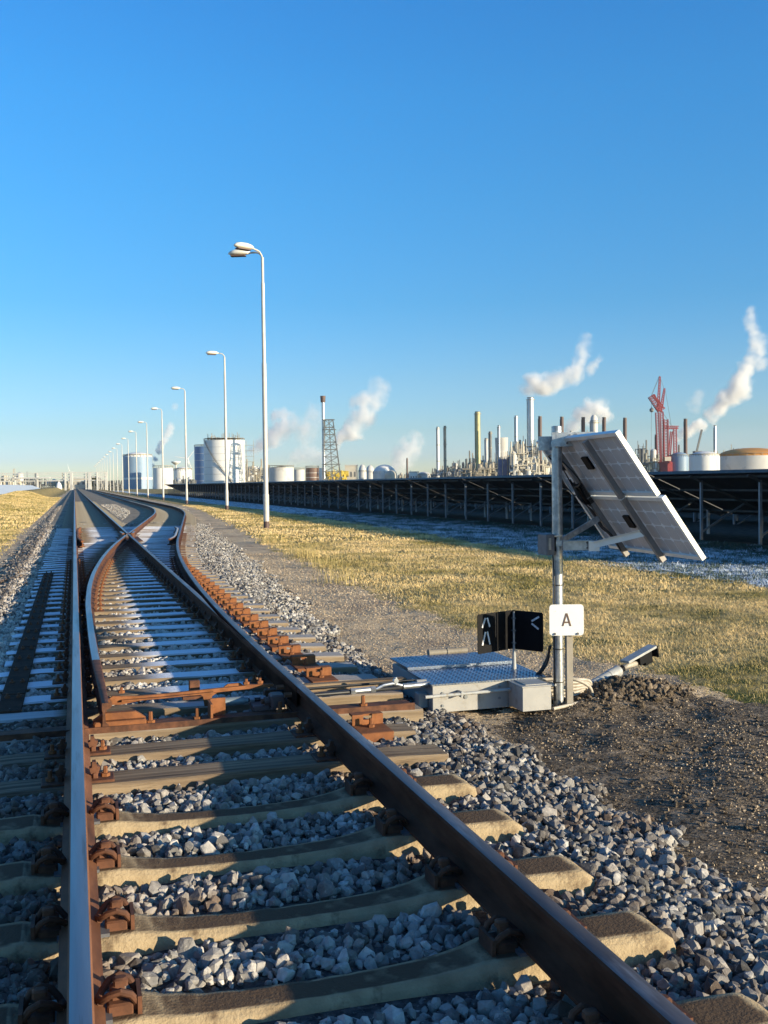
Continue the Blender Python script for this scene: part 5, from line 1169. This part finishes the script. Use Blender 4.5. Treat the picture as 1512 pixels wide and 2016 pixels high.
# ------------------------------------------------------------------ steam plumes (volumes)
def plume(label, blobs, D, dens, seed, nsc=.06, col=(.995, .995, 1)):
    """blobs: (x, y, radius px, weight) in the photo's bearings; built at distance D as a real volume"""
    k = D/FPX; rs_ = 1.25 if seed in (5, 6, 7, 9) else 1.05; P = [(Vector(atd(x, y, D)), r*k*rs_, w_) for x, y, r, w_ in blobs]
    m = bpy.data.materials.new('steam_%d' % seed); m.use_nodes = True; nt = m.node_tree; N, L = nt.nodes, nt.links; N.clear()
    out = N.new('ShaderNodeOutputMaterial'); pv = N.new('ShaderNodeVolumePrincipled'); pv.inputs['Color'].default_value = hexc(*col); pv.inputs['Anisotropy'].default_value = 0
    L.new(pv.outputs[0], out.inputs['Volume'])
    tc = N.new('ShaderNodeTexCoord'); ns = N.new('ShaderNodeTexNoise'); ns.inputs['Scale'].default_value = nsc*1.2; ns.inputs['Detail'].default_value = 5; ns.inputs['Roughness'].default_value = .6; L.new(tc.outputs['Object'], ns.inputs[0])
    sb = N.new('ShaderNodeVectorMath'); sb.operation = 'SUBTRACT'; L.new(ns.outputs['Color'], sb.inputs[0]); sb.inputs[1].default_value = (.5, .5, .5)
    ml = N.new('ShaderNodeVectorMath'); ml.operation = 'SCALE'; L.new(sb.outputs[0], ml.inputs[0]); ml.inputs['Scale'].default_value = 2.6*sum(p[1] for p in P)/len(P)
    ad = N.new('ShaderNodeVectorMath'); ad.operation = 'ADD'; L.new(tc.outputs['Object'], ad.inputs[0]); L.new(ml.outputs[0], ad.inputs[1])
    Q = []
    for i, (p, r, w_) in enumerate(P):
        Q.append((p, r, w_))
        if i+1 < len(P) and (P[i+1][0]-p).length < 2.6*max(r, P[i+1][1]): p2, r2, w2 = P[i+1]; Q.append((p.lerp(p2, .5)+Vector((0, 0, random.uniform(-.25, .25)*r)), (r+r2)/2*1.05, (w_+w2)/2))
    P = Q; c0 = sum((p[0] for p in P), Vector())/len(P); last = None
    for p, r, w_ in P:
        ds = N.new('ShaderNodeVectorMath'); ds.operation = 'DISTANCE'; L.new(ad.outputs[0], ds.inputs[0]); ds.inputs[1].default_value = p-c0
        mr = N.new('ShaderNodeMapRange'); mr.interpolation_type = 'SMOOTHSTEP'; mr.inputs['From Min'].default_value = r*1.3; mr.inputs['From Max'].default_value = r*.2; mr.inputs['To Max'].default_value = w_; L.new(ds.outputs['Value'], mr.inputs[0])
        if last is None: last = mr.outputs[0]
        else:
            mx = N.new('ShaderNodeMath'); mx.operation = 'MAXIMUM'; L.new(last, mx.inputs[0]); L.new(mr.outputs[0], mx.inputs[1]); last = mx.outputs[0]
    n2 = N.new('ShaderNodeTexNoise'); n2.inputs['Scale'].default_value = nsc*2.6; n2.inputs['Detail'].default_value = 4; L.new(tc.outputs['Object'], n2.inputs[0])
    r2 = N.new('ShaderNodeMapRange'); r2.inputs['From Min'].default_value = .38; r2.inputs['From Max'].default_value = .62; r2.inputs['To Min'].default_value = .25; r2.inputs['To Max'].default_value = 1.3; L.new(n2.outputs['Fac'], r2.inputs[0])
    mu = N.new('ShaderNodeMath'); mu.operation = 'MULTIPLY'; L.new(last, mu.inputs[0]); L.new(r2.outputs[0], mu.inputs[1])
    mv = N.new('ShaderNodeMath'); mv.operation = 'MULTIPLY'; L.new(mu.outputs[0], mv.inputs[0]); mv.inputs[1].default_value = dens*5.5; L.new(mv.outputs[0], pv.inputs['Density'])
    bm = bmesh.new()
    for p, r, w_ in P:
        q = bmesh.ops.create_icosphere(bm, subdivisions=1, radius=r*1.9)['verts']
        for v in q: v.co += p-c0
    res = bmesh.ops.convex_hull(bm, input=bm.verts); bmesh.ops.delete(bm, geom=[v for v in bm.verts if not v.link_faces], context='VERTS')
    # keep hull faces only
    hull = {g for g in res['geom'] if isinstance(g, bmesh.types.BMFace)}; bmesh.ops.delete(bm, geom=[f_ for f_ in bm.faces if f_ not in hull], context='FACES')
    bmesh.ops.delete(bm, geom=[v for v in bm.verts if not v.link_faces], context='VERTS')
    me = bpy.data.meshes.new('steam_plume'); bm.to_mesh(me); bm.free(); me.materials.append(m); o = bpy.data.objects.new('steam_plume', me); o.location = c0; COL.objects.link(o)
    return tag(o, label, 'steam', 'steam plumes')
plume('pinkish steam streaming from the widest silver chimney', [(1046, 772, 11, .5), (1034, 766, 14, .7), (1052, 750, 20, .9), (1072, 758, 20, 1), (1092, 754, 15, .8), (1112, 745, 15, .55), (1132, 738, 17, .5), (1143, 712, 15, .5), (1148, 688, 13, .35), (1150, 665, 11, .25), (1180, 709, 10, .35), (1165, 730, 13, .3)], 610, .085, 1)
plume('white steam cloud behind the row of brown chimneys', [(1128, 842, 15, .6), (1145, 820, 17, .9), (1162, 806, 18, 1), (1180, 808, 17, .9), (1196, 818, 12, .5), (1188, 795, 14, .35)], 640, .09, 2)
plume('big white steam plume rising from the thin chimney at right', [(1407, 832, 6, 1), (1402, 820, 12, 1), (1414, 805, 13, 1.1), (1428, 790, 17, 1.1), (1446, 778, 18, 1.1), (1458, 760, 18, 1.1), (1462, 740, 16, .9), (1474, 722, 16, .6), (1486, 705, 17, .5), (1494, 680, 16, .4), (1484, 655, 13, .4), (1478, 632, 14, .35), (1480, 612, 11, .25), (1500, 715, 16, .25)], 575, .11, 3)
plume('small white steam streak right of the red crane', [(1339, 862, 7, .6), (1350, 852, 9, 1), (1364, 844, 10, 1), (1376, 836, 11, 1), (1386, 838, 8, .8), (1366, 800, 14, .16), (1374, 778, 12, .14)], 600, .11, 4)
plume('white and pink steam plume right of the flare tower', [(666, 880, 7, .9), (673, 862, 10, 1), (684, 852, 12, 1), (697, 852, 10, .9), (706, 857, 8, .5), (700, 828, 16, .45), (722, 818, 18, .5), (714, 796, 20, .4), (735, 795, 16, .3), (745, 765, 18, .12)], 660, .10, 5)
plume('grey steam plume left of the flare tower', [(495, 888, 9, .5), (512, 878, 12, .6), (530, 864, 14, .6), (548, 850, 16, .55), (560, 832, 18, .45), (545, 822, 14, .3), (600, 850, 22, .14), (618, 822, 20, .1)], 760, .09, 6, col=(.90, .91, .95))
plume('faint steam puff above the black chimney', [(788, 925, 14, .4), (794, 900, 18, .5), (812, 880, 18, .45), (826, 868, 12, .3)], 760, .06, 7)
plume('white steam streak above the left tanks', [(304, 915, 4, 1), (309, 902, 5, 1), (315, 886, 6, .9), (320, 872, 7, .7), (328, 856, 9, .45), (336, 840, 9, .35), (344, 800, 8, .12)], 620, .2, 8)
plume('faint low steam haze left of the flare tower foot', [(585, 900, 14, .3), (610, 890, 16, .3), (640, 905, 16, .2)], 800, .06, 9)
print('objects', len(bpy.data.objects), 'polys', sum(len(m.polygons) for m in bpy.data.meshes))

# ------------------------------------------------------------------ air
hm = bpy.data.materials.new('thin_haze'); hm.use_nodes = True; hn = hm.node_tree; hn.nodes.clear()
ho = hn.nodes.new('ShaderNodeOutputMaterial'); hv = hn.nodes.new('ShaderNodeVolumePrincipled'); hv.inputs['Color'].default_value = (.95, .96, 1, 1); hv.inputs['Density'].default_value = .00006; hn.links.new(hv.outputs[0], ho.inputs['Volume'])
m = MB(); m.box(-1800, 1900, -150, 2600, -3.0, 135); hz = m.build('haze', hm); hz['kind'] = 'stuff'; hz['label'] = 'thin pale winter haze over the whole plain'
